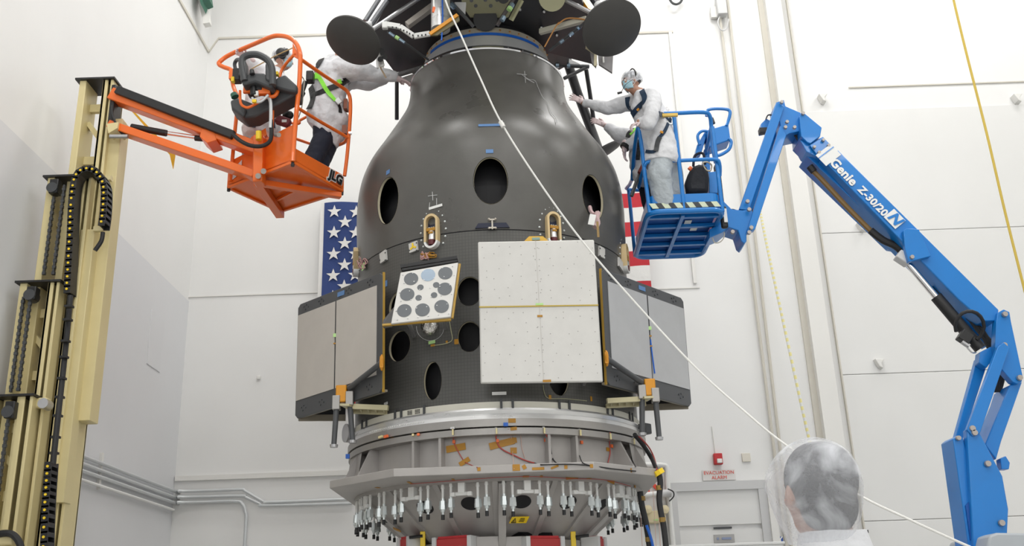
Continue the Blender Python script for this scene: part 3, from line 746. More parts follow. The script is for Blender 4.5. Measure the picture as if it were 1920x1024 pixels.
# ---- side solar panels
def side_panel(c4,tipc,glassmat,flip,Yr,Yl):
    s4=[P(*q) for q in c4]
    n=(s4[1]-s4[0]).cross(s4[3]-s4[0]).normalized()
    if n.y>0: n=-n
    def on(u,v,d=0): a=s4[0].lerp(s4[1],u); b=s4[3].lerp(s4[2],u); return a.lerp(b,v)+n*d
    # frame plate with slightly clipped corners
    cl=.03
    pl=[on(cl,0),on(1-cl,0),on(1,cl),on(1,1-cl),on(1-cl,1),on(cl,1),on(0,1-cl),on(0,cl)]
    fo=M().prism(pl,n*-.03).build('solar_array',frameg,S,bevel=.004)
    # two cell fields; margins top & bottom wide
    for (u0,u1) in((.012,.478),(.492,.945)) if not flip else ((.055,.508),(.522,.985)):
        q=[on(u0,.10,.001),on(u1,.10,.001),on(u1,.85,.001),on(u0,.85,.001)]
        M().prism(q,n*.006).build('cell_field',glassmat,fo)
    m=M()
    for v in(.04,.92):
        for u in(.08,.27,.60,.84) if v<.5 else (.08,.30,.84):
            for a,b in((0,0),(.03,-.012),(.055,.012),(.02,.028)):
                c=on(u+a,v+b); m.cone(c,c+n*.008,.009,.008,7)
    m.build('frame_bolts',mat('bolt_dark',(.10,.105,.11),.35,.5),fo)
    m=M(); ed=1 if not flip else 0
    m.beam(on(ed,0,-.016),on(ed,1,-.016),.010,.022,n); m.build('amber_edge',mat('amber_edge',(.42,.25,.03),.4),fo)
    ub=.50 if not flip else .42; m=M(); m.prism([on(ub,.03,.002),on(ub+.08,.03,.002),on(ub+.08,.07,.002),on(ub,.07,.002)],n*.003); m.build('blue_tape',bluetape,fo)
    # box behind the panel, open at the bottom
    out=0 if not flip else 1
    inn=V((AX,AY,0))-on(.5,.5); inn.z=0; inn.normalize()
    a0=on(out,.02,-.03); a1=on(out,.98,-.03); dpt=.62
    back=(s4[1]-s4[0]).normalized()*(1 if not flip else -1)
    m=M(); 
    w0=on(out,.02,-.03); w1=on(out,.99,-.03); e0=w0+(-n)*.35+back*.30; e1=w1+(-n)*.35+back*.30
    m.prism([w0,w1,e1,e0],back*.02)
    m.prism([w0,e0,on(1-out,.02,-.03)],V((0,0,-.01)))
    m.build('side_wall',blackm,fo)
    m=M(); m.beam(w1+back*.02,e1+back*.02,.03,.06,(0,0,1)); m.beam(on(0,.985,-.045),on(1,.985,-.045),.02,.03,n); m.build('honeycomb_edge',mat('honeycomb_tan',(.25,.22,.17),.6),fo)
    return fo,on,n
def ex_(s): return (s[1]-s[0]).normalized()
YR,YL=8.60,9.72
lp,onl,nl=side_panel([(559,572,YL),(717,510,YR),(716,735,YR),(553,786,YL)],None,solar,False,YR,YL)
rp,onr,nr=side_panel([(1128,503,YR),(1281,560,YL),(1297,763,YL),(1139,721,YR)],None,solarr,True,YR,YL)
m=M(); m.beam(onl(.485,.10,.004),onl(.485,.85,.004),.006,.01,nl); m.build('centre_joint',dgrey,lp)
m=M(); m.beam(onr(.515,.10,.004),onr(.515,.5,.004),.006,.014,nr); m.build('centre_joint',dgrey,rp)
m=M(); m.tube([onr(.515,.5,.012),onr(.52,.6,.012),onr(.53,.8,.02)],.007,6,smooth=3); m.build('blue_wire',bluecab,rp)
for on_,par,u in((onl,lp,.485),(onr,rp,.515)):
    m=M(); m.box(on_(u,.40,.012),(.03,.01,.035)); m.build('green_tape',green,par)
    m=M(); m.box(on_(u,.47,.012),(.025,.01,.012)); m.box(on_(u,.56,.012),(.025,.01,.012)) if par is rp else None; m.build('amber_tape',kapton,par)
# outrigger brackets
def outrig(fx,Yb,pts):
    hub=P(*pts['hub'],Yb); g=M().box(hub,(.10,.10,.16)).build('outrigger_bracket',kaptonb,S,bevel=.01)
    m=M(); a=P(*pts['s0'],Yb-.03); b=P(*pts['s1'],pts['Ys']); m.cone(a,b,.026,.026,12); m.build('strut',frameg,g,smooth=True)
    m=M(); m.box(b,(.03,.05,.10)); m.ell(b,(.022,.03,.075)); m.build('strut_pad',kaptonb,g,smooth=True)
    a=P(*pts['b0'],Yb); b=P(*pts['b1'],pts['Yb1']); m=M(); m.beam(a,b,.035,.045); m.beam(a+V((0,.13,-.02)),b+V((0,.13,-.02)),.03,.04)
    for t in(.12,.32,.5,.68,.88): c=a.lerp(b,t); m.beam(c,c+V((0,.13,-.02)),.012,.03)
    m.beam(a-(b-a)*.08,a+(b-a)*.15,.16,.02); m.build('outrigger_beam',mat('beam_khaki',(.55,.50,.32),.4,.3),g)
    for q0,q1 in pts['rods']:
        a=P(*q0,Yb-.02);b=P(*q1,Yb-.02); m=M().cone(a,b,.026,.024,12); r=m.build('hanging_rod',frameg,g,smooth=True)
        M().cone(b,b+V((0,0,-.025)),.038,.034,12).build('rod_foot',steel,r); 
        M().box(a+V((0,0,.04)),(.07,.08,.13)).build('rod_clamp',alud,r,bevel=.006)
outrig(0,8.95,dict(hub=(641,740),s0=(655,728),s1=(716,680),Ys=8.5,b0=(650,762),b1=(728,765),Yb1=8.85,rods=[((631,764),(626,834)),((656,756),(661,826))]))
outrig(1,8.95,dict(hub=(1218,728),s0=(1203,717),s1=(1137,672),Ys=8.5,b0=(1213,748),b1=(1138,752),Yb1=8.85,rods=[((1204,744),(1204,812)),((1229,750),(1236,820))]))
# ---------------------------------------------------------------- support stand
z=lambda y,r: zf(y,r,932)
T=empty('support_stand',V((AX,AY,0)),'grey aluminium ring stand with octagonal plate, cone and hanging tension bolts under the spacecraft','stand')
def ring(name,r0,r1,za,zb,ma,seg=144,par=T,sm=True,b=0):
    return M().lathe([(r0,za),(r1,za),(r1,zb),(r0,zb)],(AX,AY,0),seg).build(name,ma,par,smooth=sm,bevel=b)
zc0=zbot; zc1=z(763,1.49); zc2=z(783,1.52); zc3=z(797,1.53); zc4=z(801,1.50); zc5=z(813,1.50); zc6=z(877,1.50); zc7=z(886,1.62)
ring('cream_strip',1.40,RS+.02,zc1,zc0,mat('cream_strip',(.62,.60,.52),.5))
M().lathe([(1.40,zc1),(RS+.03,zc1),(RS+.045,zc1-.02),(RS+.035,(zc1+zc2)/2),(RS+.055,(zc1+zc2)/2-.015),(RS+.06,zc2),(1.40,zc2)],(AX,AY,0),144).build('clamp_band',alu,T,smooth=True)
ring('upper_flange',1.38,RS+.065,zc3,zc2,alud)
ring('gap_spacer',1.30,RS-.05,zc4,zc3,inner)
R5=RS+.055
ring('lower_flange',1.35,R5,zc5,zc4,alud)
M().lathe([(1.36,zc6),(R5-.10,zc6),(R5-.10,zc5),(1.36,zc5)],(AX,AY,0),144).build('web_wall',alup,T,smooth=True)
m=M(); [m.box(cyl(a,RS+.028,(zc0+zc1)/2),(.02,.012,.10),Matrix.Rotation(a,3,'Z')) for a in [radians(q) for q in(-60,-56,-38,-35,-25,3,7,24,28,46,49,62,65)]]; m.build('strip_clips',dgrey,T)
m=M(); [m.box(cyl(radians(-32+i*.55),RS+.024,(zc0+zc1)/2+j*.014),(.006,.006,.008),Matrix.Rotation(radians(-32+i*.55),3,'Z')) for i in list(range(4))+list(range(6,10)) for j in(-1,0,1)] ; m.build('vent_holes',black,T)
m=M(); [m.ell(cyl(radians(-52+i*1.1),RS+.062,zc2+.02),.006,seg=6,rings=4) for i in range(26)]; m.build('band_rivets',whitep,T)
# octagonal plate
s=.833; oc=[(-.98,-1.95),(.98,-1.95),(1.73,-1.27),(1.73,1.27),(.98,1.95),(-.98,1.95),(-1.73,1.27),(-1.73,-1.27)]
op=[V((AX+x*s*1.02,AY+y*s*1.02,zc6)) for x,y in oc]
M().prism(op,V((0,0,zc7-zc6-.012))).build('octagonal_plate',alup,T,bevel=.006)
# ribs and gussets
for px_ in(783,834,1033,1084):
    a=asin(max(-1,min(1,(px_-932)/ (1.44*FP/8.8)))); Rz=Matrix.Rotation(a,3,'Z')
    M().box(cyl(a,R5-.055,(zc5+zc6)/2),(.024,.09,zc5-zc6),Rz).build('rib',alup,T)
for a in(-64,-52,52,64,90,-90,115,-115,140,-140,165,-165):
    a=radians(a); d=V((sin(a),-cos(a),0)); c=V((AX,AY,0)); side=V((cos(a),sin(a),0))*.012; r0=R5-.10; r1=R5-.02; r2=1.46 if abs(a)>radians(80) else (1.60 if abs(a)>radians(60) else R5+.13)
    M().prism([c+d*r0+V((0,0,zc6))-side,c+d*r2+V((0,0,zc6))-side,c+d*r1+V((0,0,zc5))-side,c+d*r0+V((0,0,zc5))-side],side*2).build('gusset',alup,T)
# facing gusset panels at the two ends (the corner boxes)
for s_ in(-1,1):
    a=radians(58)*s_; b=radians(74)*s_; c=V((AX,AY,0)); da=V((sin(a),-cos(a),0)); db=V((sin(b),-cos(b),0))
    M().prism([c+da*(R5+.03)+V((0,0,zc6)),c+db*1.50+V((0,0,zc6)),c+db*(R5-.01)+V((0,0,zc5)),c+da*(R5-.01)+V((0,0,zc5))],V((0,.02,0))).build('corner_panel',alup,T)
# ring under the plate and cone
zk0=zc7-.012; zk1=z(902,1.40); zk2=z(1012,.92)
ring('hanger_ring',1.25,1.405,zk1,zk0,alup)
NS=16; cone=[]
R_a,R_b=1.34,.80
cm=M()
for zz,rr in((zk1+.02,R_a),(zk2,R_b),(zk2,R_b-.04),(zk1+.02,R_a-.04)):
    for i in range(NS): a=2*pi*i/NS; cm.v.append(cyl(a,rr/cos(pi/NS),zz))
for j in range(4):
    for i in range(NS): k=(i+1)%NS; cm.f.append((j*NS+i,j*NS+k,((j+1)%4)*NS+k,((j+1)%4)*NS+i)); cm.mi.append(0)
cn=cm.build('cone_skirt',alup,T)
BC=bvh_of(cn)
hm=M()
for i in range(16):
    a=2*pi*(i+.5)/16; t=.36; rr=R_a*(1-t)+R_b*t; zz=(zk1+.02)*(1-t)+zk2*t; 
    sl=atan2(R_a-R_b,(zk1+.02)-zk2); n=V((sin(a)*cos(sl),-cos(a)*cos(sl),-sin(sl))); c=cyl(a,rr,zz)
    side=V((cos(a),sin(a),0)); u=side.cross(n).normalized(); u=(u-side*.0)
    ps=[c+n*.002+side*.085*cos(q)+u*(.075*sin(q)) for q in [2*pi*k/28 for k in range(28)]]
    if i%2==0 or i in(15,1): hm.prism(ps,n*-.03 if False else n*.003)
hm.build('cone_opening',inner,cn)
rb=M()
for i in range(NS):
    a=2*pi*i/NS; rb.beam(cyl(a,R_a/cos(pi/NS)+.005,zk1+.02),cyl(a,R_b/cos(pi/NS)+.005,zk2),.05,.03,(sin(a),-cos(a),0))
rb.build('cone_ribs',alup,cn)
# tension bolts
TIP={}
def bolt_mesh():
    a=M(); a.cone((0,0,-.13),(0,0,.01),.011,.012,10); a.cone((0,0,-.03),(0,0,0),.017,.013,8); b0=a
    n=M(); n.cone((0,0,-.15),(0,0,-.125),.016,.016,10); n.cone((0,0,-.195),(0,0,-.15),.031,.029,6); n.cone((0,0,-.235),(0,0,-.195),.033,.033,6); n.cone((0,0,-.262),(0,0,-.235),.018,.022,10); n.cone((0,0,-.30),(0,0,-.262),.011,.011,8)
    c=M(); c.cone((0,0,-.335),(0,0,-.285),.0155,.0155,10)
    return b0,n,c
b0,n0,c0_=bolt_mesh(); O=(0,0,0)
pr=b0.build('tension_bolt',whitep,None,origin=O,smooth=True); pr.parent=T
nn=n0.build('bolt_body',zinc,None,origin=O); nn.parent=pr; cc=c0_.build('bolt_cap',black,None,origin=O,smooth=True); cc.parent=nn
first=True
for q in(4.6,17.5,26.5,38.5,48,58,67,78,90-2,101,112,124,135,147,158,170):
    for s_ in(-1,1):
        for d in(-1.55,1.55):
            a=radians(s_*q+d); p=cyl(a,1.385,zk1); lp_=p-V((AX,AY,0)); dz=-.012 if d*s_>0 else 0
            if first: o=pr; first=False
            else:
                o=pr.copy(); col.objects.link(o); o.parent=T; e=nn.copy(); col.objects.link(e); e.parent=o; g=cc.copy(); col.objects.link(g); g.parent=e
            o.location=lp_+V((0,0,dz)); o.rotation_euler=(0,0,random.uniform(-.5,.5)); o.scale=(1,1,.86)
m=M()
for q in(-61,-32,-12,11.5,32.5,54,61):
    a=radians(q); R=Matrix.Rotation(a,3,'Z'); p=cyl(a,1.37,zk1-.04); m.box(p,(.06,.06,.09),R); m.box(p+V((0,0,-.05)),(.15,.03,.03),R); m.box(p+R@V((-.075,-.02,-.055)),(.04,.05,.035),R); m.box(p+R@V((.075,-.02,-.055)),(.04,.05,.035),R)
m.build('hanger_bracket',whitep,T,bevel=.004)
# base of the stand
ring('base_ring',.60,.90,zk2-.10,zk2,alup,64)
M().lathe([(.0,.05),(.95,.05),(.95,.12),(.72,.2),(.70,zk2-.1),(.0,zk2-.1)],(AX,AY,0),48,closed=False).build('pedestal',greyp,T)
M().prism([cyl(radians(a),1.5,0) for a in range(0,360,60)],(0,0,.08)).build('floor_base',greyp,T)
for i,(x,w,h) in enumerate(((772,34,20),(855,66,26),(1015,64,30),(1112,30,26))):
    p=PC(x,1018,.98); az=atan2(p.x-AX,-(p.y-AY)); R=Matrix.Rotation(az,3,'Z'); sc_=pxs(p)
    g=M().box(p,(w*sc_,.16,.07),R).build('red_clamp',redc,T,bevel=.006)
    M().box(p+R@V((0,-.02,.045)),(w*sc_*.92,.10,.02),R).build('clamp_cover',red,g)
    for s_ in(-1,1): M().box(p+R@V((s_*w*sc_*.55,-.01,0)),(.04,.18,.10),R).build('clamp_end',greyp,g,bevel=.004)
for x in(793,1075):
    p=PC(x,1012,.97); g=M().box(p,(.045,.06,.14)).build('yellow_latch',yellow,T,bevel=.004)
    M().cone(p+V((-.12 if x<900 else .02,-.03,.02)),p+V((0 if x<900 else .14,-.03,.03)),.014,.014,8).build('latch_pin',black,g)
m=M()
for x0,x1 in((893,935),(948,985)): 
    p=PC((x0+x1)/2,1017,.96); m.box(p,((x1-x0)*pxs(p),.03,.10))
m.build('centre_bracket',alup,T,bevel=.004)
m=M(); p=PC(942,960,1.1); m.beam(PC(942,905,1.36),PC(942,1024,.93),.065,.03,(0,-1,0)); m.build('front_rib',alup,T)
# black cavity and warning label on the cone
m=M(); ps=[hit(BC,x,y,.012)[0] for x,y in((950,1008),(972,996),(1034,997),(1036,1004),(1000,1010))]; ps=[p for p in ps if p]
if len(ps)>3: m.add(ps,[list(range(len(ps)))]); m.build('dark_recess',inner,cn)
p,n=hit(BC,972,969,.03); wl=M(); Rw=frame_at(p,n); wl.prism([p+Rw@V((x,y,0)) for x,y in((-.085,-.045),(.07,-.045),(.09,.03),(-.065,.03))],n*.004); wl=wl.build('warning_label',yellow,cn)
m=M(); 
for a,b in(((-.065,-.035),(-.025,-.035)),((-.025,-.035),(-.035,.015)),((-.035,.015),(-.065,-.035)),((-.045,-.03),(-.04,-.01)),((.01,.012),(.05,.012)),((.005,-.005),(.05,-.005)),((0,-.022),(.045,-.022))):
    m.beam(p+Rw@V((*a,.007)),p+Rw@V((*b,.007)),.005,.004,n)
m.build('warning_symbol',black,wl)
p,n=hit(BC,748,989,.03); m=M(); m.box(p,(.09,.03,.005),frame_at(p,n,-.6)); m.build('yellow_marking',kapton,cn)
# tape and wires on the stand
class BS:
    L=[bvh_of(o) for o in T.children if o.name.split('.')[0] in('web_wall','upper_flange','lower_flange','octagonal_plate','hanger_ring')]
    @staticmethod
    def ray_cast(o,d):
        r=[b.ray_cast(o,d) for b in BS.L]; r=[x for x in r if x[0] is not None]
        return min(r,key=lambda x:x[3]) if r else (None,None,None,None)
tapes=[(855,840,38,13,.10),(871,866,22,9,.5),(941,832,48,13,.22),(963,845,12,11,0),(963,826,12,10,.1),(960,789,14,8,0),(963,804,12,6,.1),(968,877,14,12,0),(983,876,7,8,.5),(1009,879,23,5,0),(1040,876,15,4,.35),(1061,876,6,7,0),(1109,874,6,7,0),(898,880,6,7,0),(986,893,22,12,-.03),(1015,893,27,5,0),(1072,896,27,6,.1),(1104,897,11,9,0),(1145,902,20,8,-.2),(769,905,34,6,.1),(850,899,26,5,.03),(708,914,10,7,.4),(1140,843,12,7,0),(736,820,6,6,0),(679,834,5,11,0),(1190,912,8,6,0),(1183,882,3,8,0)]
for (x,y,w,h,a) in tapes:
    m=M()
    if decal(m,BS,x,y,w,h,.002,a,.003): m.build('amber_tape',kapton,T)
def wire(pts,ma,r=.004,off=.012,name='sensor_wire'):
    q=[hit(BS,x,y,off)[0] for x,y in pts]; q=[a for a in q if a is not None]
    if len(q)>1: return M().tube(q,r,6,smooth=5).build(name,ma,T,smooth=True)
rw=mat('wire_red',(.45,.07,.06),.5); pw=mat('wire_peach',(.62,.42,.36),.5)
wire([(849,803),(850,822),(855,838),(866,858),(874,868),(895,877)],rw)
wire([(930,801),(931,826),(940,842),(965,855),(985,864),(1002,869)],rw,.006); wire([(1002,869),(1015,872),(1060,871),(1100,873),(1150,880),(1190,884)],rubber,.006)
wire([(968,801),(976,820),(978,840),(984,860)],pw,.003); wire([(953,804),(958,820),(961,850),(964,880)],pw,.003)
wire([(1019,800),(1025,815),(1030,828)],rw,.006); wire([(1030,828),(1032,845),(1036,862),(1046,871)],rubber,.006)
wire([(1086,805),(1082,820),(1080,835)],rw,.006); wire([(1085,855),(1092,868),(1104,873)],rubber,.005)
wire([(1142,812),(1141,830),(1142,850),(1138,868)],rw,.005)
wire([(1186,822),(1184,840),(1180,855),(1190,876)],rubber,.004)
wire([(770,905),(850,899),(930,893),(1000,891),(1070,895),(1130,900),(1180,912)],rw,.003)
for k,(x,y) in enumerate(((849,803),(930,801),(1019,800),(1086,804),(1142,811),(1186,820))):
    m=M(); decal(m,BS,x,y,8,4,.008,0,.004)
    if m.v: m.build('sensor_pad',greyp,T)
    m=M(); decal(m,BS,x+1,y+8,3,11,.01,0,.008)
    if m.v: m.build('wire_sleeve',mat('sleeve_cream',(.75,.65,.35),.5),T)
    m=M(); decal(m,BS,x+3,y+26,5,6,.012,0,.008)
    if m.v: m.build('orange_splice',mat('splice_orange',(.9,.18,.05),.5),T)
for (x,y) in((727,819),(785,811)):
    m=M(); decal(m,BS,x,y,9,5,.02,.1,.01)
    if m.v: m.build('orange_splice',mat('splice_orange',(.9,.18,.05),.5),T)
    m=M(); decal(m,BS,x-10,y+1,10,4,.02,.1,.01)
    if m.v: m.build('wire_sleeve',mat('sleeve_cream',(.75,.65,.35),.5),T)
p=hit(BS,948,797,.02)[0]
if p: M().box(p,(.04,.03,.03)).build('blue_clip',bluecab,T)
p=PC(652,856,1.56); M().box(p,(.035,.03,.04)).build('blue_clip',bluecab,T); 
# box on the right of the clamp band and disc on the left
p=PC(1207,805,RS+.08); M().box(p,(.10,.12,.10),Matrix.Rotation(.8,3,'Z')).build('latch_box',dgrey,T,bevel=.01)
p=PC(651,812,RS+.09); M().cone(p+V((-.02,0,0)),p+V((.03,.03,0)),.09,.09,20).build('round_motor',steel,T,smooth=True)
# black cable bundles at the right
def bundle(pts,r,label,ties):
    t=empty('cable_bundle',pts[-1],label,'cable','black cable bundles at the right of the stand')
    M().tube(pts,r,10,smooth=6).build('sleeve',rubber,t,smooth=True)
    for q in ties: M().tube([q+V((0,0,.02)),q,q+V((0,0,-.02))],r*1.08,10).build('amber_tie',mat('tie_brown',(.28,.17,.03),.4),t,smooth=True)
    return t
Yc=8.9
t=bundle([P(1234,880,Yc),P(1238,905,Yc),P(1236,935,Yc),P(1239,960,Yc),P(1244,985,Yc),P(1249,1030,Yc),P(1252,1100,Yc)],.026,'thick black cable bundle hanging from the corner of the octagonal plate',[P(1236,915,Yc),P(1242,975,Yc)])
M().tube([P(1233,882,Yc-.02),P(1238,890,Yc-.02)],.05,8).build('yellow_tie',yellow,t)
t=bundle([PC(1190,815,1.6),PC(1206,835,1.58),PC(1222,860,1.6),P(1232,884,Yc-.02)],.02,'black and red cables draped over the right end of the ring stand',[])
M().tube([PC(1198,818,1.62),PC(1216,838,1.6),PC(1226,858,1.6),P(1232,882,Yc-.05)],.008,6,smooth=5).build('red_wire',rw,t,smooth=True)
t=bundle([P(1200,922,9.3),P(1204,950,9.3),P(1212,985,9.3),P(1220,1040,9.3),P(1228,1100,9.3)],.028,'black cable bundle with a blue cord hanging left of the other bundle',[P(1204,935,9.3),P(1216,1012,9.3)])
M().tube([P(1212,985,9.25),P(1222,1015,9.25),P(1230,1060,9.25)],.014,6,smooth=4).build('blue_cord',bluecab,t,smooth=True)
for x in(1198,1224,1232): tag(M().tube([P(x,915,9.6),P(x+3,960,9.6),P(x+8,1060,9.6)],.003,5).build('thin_wire',pw),'thin pink wires hanging below the right of the stand','wire','thin pink wires below the stand')
# white tag line crossing the picture
t=empty('tag_line',P(1830,1040,6),'white rope running diagonally across the spacecraft down to the lower right','rope')
pts=[P(826,-60,7.6),P(835,0,7.6),P(866,70,7.6),P(902,150,7.6),P(941,232,7.6),P(1010,340,7.55),P(1090,450,7.5),P(1180,555,7.4),P(1300,685,7.2),P(1400,775,6.9),P(1470,832,6.7),P(1600,922,6.3),P(1700,972,6.1),P(1810,1022,6),P(1900,1060,5.9)]
M().tube(pts,.0080,8,smooth=6).build('line',ropew,t,smooth=True)
M().tube([P(938,228,7.58),P(944,238,7.58)],.02,8).build('knot',ropew,t,smooth=True)
M().tube([P(816,-30,7.6),P(813,0,7.6),P(814,15,7.6)],.008,6,smooth=3).build('short_end',ropew,t,smooth=True)
M().cone(P(814,14,7.6),P(812,23,7.6),.014,.01,8).build('orange_tip',mat('splice_orange',(.9,.18,.05),.5),t)
# ---------------------------------------------------------------- lander on top
L=empty('lander',V((AX,AY,zrim)),'landing craft with four dark round footpads and struts mounted on top of the dark spacecraft','lander')
za,zb_,zc_,zd_,ze=zf(88,.72),zf(70,.70),zf(64,.69),zf(53,.68),zf(40,.62)
M().lathe([(.76,zrim+.02),(.755,za),(.73,zb_),(.66,zb_),(.66,zrim+.02)],(AX,AY,0),144).build('adapter_ring',mat('adapter_silver',(.62,.63,.64),.32,.45,var=.08,vscale=3),L,smooth=True)
M().lathe([(.64,zb_),(.725,zb_),(.70,zd_),(.62,zd_)],(AX,AY,0),144).build('adapter_flange',mat('flange_beige',(.50,.46,.38),.45,.3),L,smooth=True)
M().lathe([(.722,zb_+.012),(.730,zb_+.012),(.726,zb_+.045),(.716,zb_+.045)],(AX,AY,0),96,a0=-1.0,a1=.95).build('blue_hose',bluecab,L,smooth=True)
m=M(); [m.ell(cyl(radians(a),.708,zb_*.3+zd_*.7),.012,seg=8,rings=6) for a in range(-85,90,9)]; m.build('amber_bolts',mat('bolt_rust',(.42,.18,.04),.4,.3),L,smooth=True)
ZD=P(740,136,10.35).z
def D(x,y,dz=0): return PZ(x,y,ZD+dz)
M().lathe([(.55,zd_),(.64,zd_),(.60,ZD),(.55,ZD)],(AX,AY,0),64).build('thrust_cylinder',blackm,L,smooth=True)
pl=[D(700,56),D(719,108),D(740,136),D(806,130),D(850,150),D(960,150),D(1030,100),D(1062,108),D(1120,123),D(1112,50),D(1060,-70),D(930,-130),D(860,-130),D(760,-60)]
for p in pl: p.z=ZD
M().prism(pl,(0,0,.05)).build('lower_deck',blackm,L,bevel=.004)
kp=[D(862,-60,-.02),D(975,-60,-.02),D(962,14,-.02),D(953,33,-.02),D(882,33,-.02),D(866,10,-.02)]
k=M().prism(kp,(0,0,.015)).build('khaki_panel',khaki,L)
m=M(); [m.cone(D(x,y,-.035),D(x,y,-.02),.02,.02,10) for x,y in((884,1),(910,0),(932,0),(892,11),(920,11))]; m.build('panel_feet',dgrey,k)
m=M(); m.cone(D(910,36,-.07),D(910,36,-.01),.13,.13,24); m.cone(D(944,-4,-.05),D(944,-4,-.01),.06,.06,20); m.build('black_port',black,L,smooth=True)
m=M(); m.cone(D(1035,-4,-.05),D(1035,-4,0),.14,.14,24); m.build('tan_port',khaki,L)
m=M(); [m.cone(D(x,y,-.06),D(x,y,0),.012,.02,8) for x,y in((975,18),(1015,52),(1020,22),(1044,66),(1098,77))]; m.build('deck_studs',steel,L)
# body above the deck
bp=[V((AX+1.05*sin(radians(a)),AY-1.05*cos(radians(a)),ZD+.05)) for a in range(22,382,45)]
M().prism(bp,(0,0,1.1)).build('lander_body',mat('lander_body_grey',(.11,.11,.11),.5,.2),L)
# legs
def pad(x,y,Y,rat,mx,my,R,tubes):
    c=P(x,y,Y); toC=(CAM-c).normalized(); e=(RR*mx+UU*(-my)); e=(e-toC*e.dot(toC)).normalized(); n=toC*rat+e*sqrt(1-rat*rat)
    q=n.to_track_quat('Z','Y').to_matrix()
    g=M().lathe([(0,.05),(R*.35,.045),(R*.8,.02),(R,-.01),(R,-.03),(R*.8,-.03),(R*.3,-.02),(0,-.02)],c,64,rot=q,closed=False).build('footpad',dishm,L,smooth=True)
    return g,c,n
g,c,n=pad(661,78,8.67,.74,-.55,.83,.288,None)
g2,c2,n2=pad(1148,54,8.67,.84,.62,.78,.312,None)
g3,c3,n3=pad(1134,284,11.1,.16,.47,.88,.245,None)
g4,c4_,n4_=pad(790,290,11.1,.25,.5,.9,.24,None)
M().cone(c-n*.03,c-n*.12,.05,.04,14).build('ankle',steel,g,smooth=True)
M().cone(c2-n2*.03,c2-n2*.12,.05,.04,14).build('ankle',steel,g2,smooth=True)
def T_(name,pts,r,ma,seg=10,par=L,sm=0): return M().tube([P(*p) for p in pts],r,seg,smooth=sm).build(name,ma,par,smooth=True)
T_('leg_strut',[(700,54,8.8),(775,4,8.9),(850,-46,9.0)],.024,steel)
T_('leg_strut',[(694,48,8.85),(731,-6,8.95),(760,-50,9.0)],.030,mat('strut_grey',(.28,.29,.31),.3,.6))
T_('leg_strut',[(684,40,8.95),(712,-4,9.05),(735,-40,9.1)],.026,mat('strut_grey',(.28,.29,.31),.3,.6))
T_('thin_strut',[(682,52,8.85),(700,50,8.85),(722,49,8.85)],.012,dgrey)
M().cone(P(684,50,8.85),P(698,47,8.85),.05,.04,12).build('strut_fitting',greyp,L,smooth=True)
m=M(); m.beam(P(763,48,8.9),P(828,0,8.9),.075,.06); m.beam(P(828,0,8.9),P(880,-40,8.9),.075,.06); m.build('square_beam',mat('beam_taupe',(.33,.30,.27),.4,.3),L,bevel=.006)
m=M(); [m.beam(P(*a,8.75),P(*b,8.75),.03,.055) for a,b in(((726,46),(750,50)),((750,50),(776,68)),((776,68),(806,63)))]; pb=m.build('perforated_rail',whitep,L,bevel=.004)
m=M(); [m.box(P(x,y,8.725),(.014,.01,.014)) for x,y in((736,51),(743,52),(751,55),(757,57),(763,60),(768,63),(774,66),(784,67),(791,66),(798,65))]; m.build('rail_holes',black,pb)
m=M().box(P(722,48,8.76),(.06,.05,.08)); m.build('rail_end',whitep,pb,bevel=.01)
m=M(); m.beam(P(806,64,8.55),P(858,28,8.55),.02,.035); m.build('amber_rail',kaptonb,L)
m=M(); m.prism([P(808,66,8.56),P(860,28,8.56),P(862,38,8.56),P(820,66,8.56)],(0,.02,0)); m.build('olive_plate',mat('olive',(.16,.14,.07),.5),L)
T_('thin_strut',[(727,60,8.8),(765,84,9.0),(803,112,9.3)],.012,dgrey)
m=M(); [m.tube([P(x-5,y-3.5,8.79),P(x+5,y+3.5,8.79)],.017,8) for x,y in((735,65),(754,77))]; m.build('foil_wrap',mat('foil_blue',(.30,.40,.50),.2,.7),L)
m=M(); m.tube([P(742,69,8.78),P(748,73,8.78)],.02,8); m.build('green_band',green,L)
m=M(); m.cone(P(826,56,8.72),P(826,-40,8.72),.098,.098,28); m.build('propellant_tank',alu,L,smooth=True)
T_('blue_hose',[(828,76,8.57),(830,30,8.57),(829,-20,8.57)],.008,bluecab)
m=M(); m.box(P(713,110,9.0),(.06,.03,.20),Matrix.Rotation(-.2,3,'Y')); m.build('hinge_plate',platew,L,bevel=.02)
m=M(); [m.cone(P(x,y,8.99),P(x,y,8.93),.028,.028,12) for x,y in((715,95),(722,107),(713,111),(717,99))]; m.build('hinge_knuckle',black,L)
T_('edge_trim',[(700,58,9.05),(709,88,9.0),(714,128,9.05),(724,146,9.1)],.009,mat('tan_trim',(.40,.30,.20),.5))
T_('edge_rod',[(707,100,8.95),(708,128,8.95)],.012,greyp)
m=M(); m.prism([P(708,112,9.98),P(716,112,9.98),P(726,148,9.98),P(708,148,9.98)],(0,.03,0)); m.build('side_fin',mat('fin_white',(.62,.58,.52),.5),L)
m=M(); m.beam(P(738,143,10.2),P(802,124,10.2),.06,.03); m.build('mesh_rail',mat('mesh_grey',(.30,.30,.30),.5,.4,bump=1,bscale=60),L)
m=M(); m.prism([P(742,149,10.25),P(800,130,10.25),P(790,150,10.25),P(755,154,10.25)],(0,.03,0)); m.build('rail_plate',mat('rail_plate',(.48,.46,.45),.5),L)
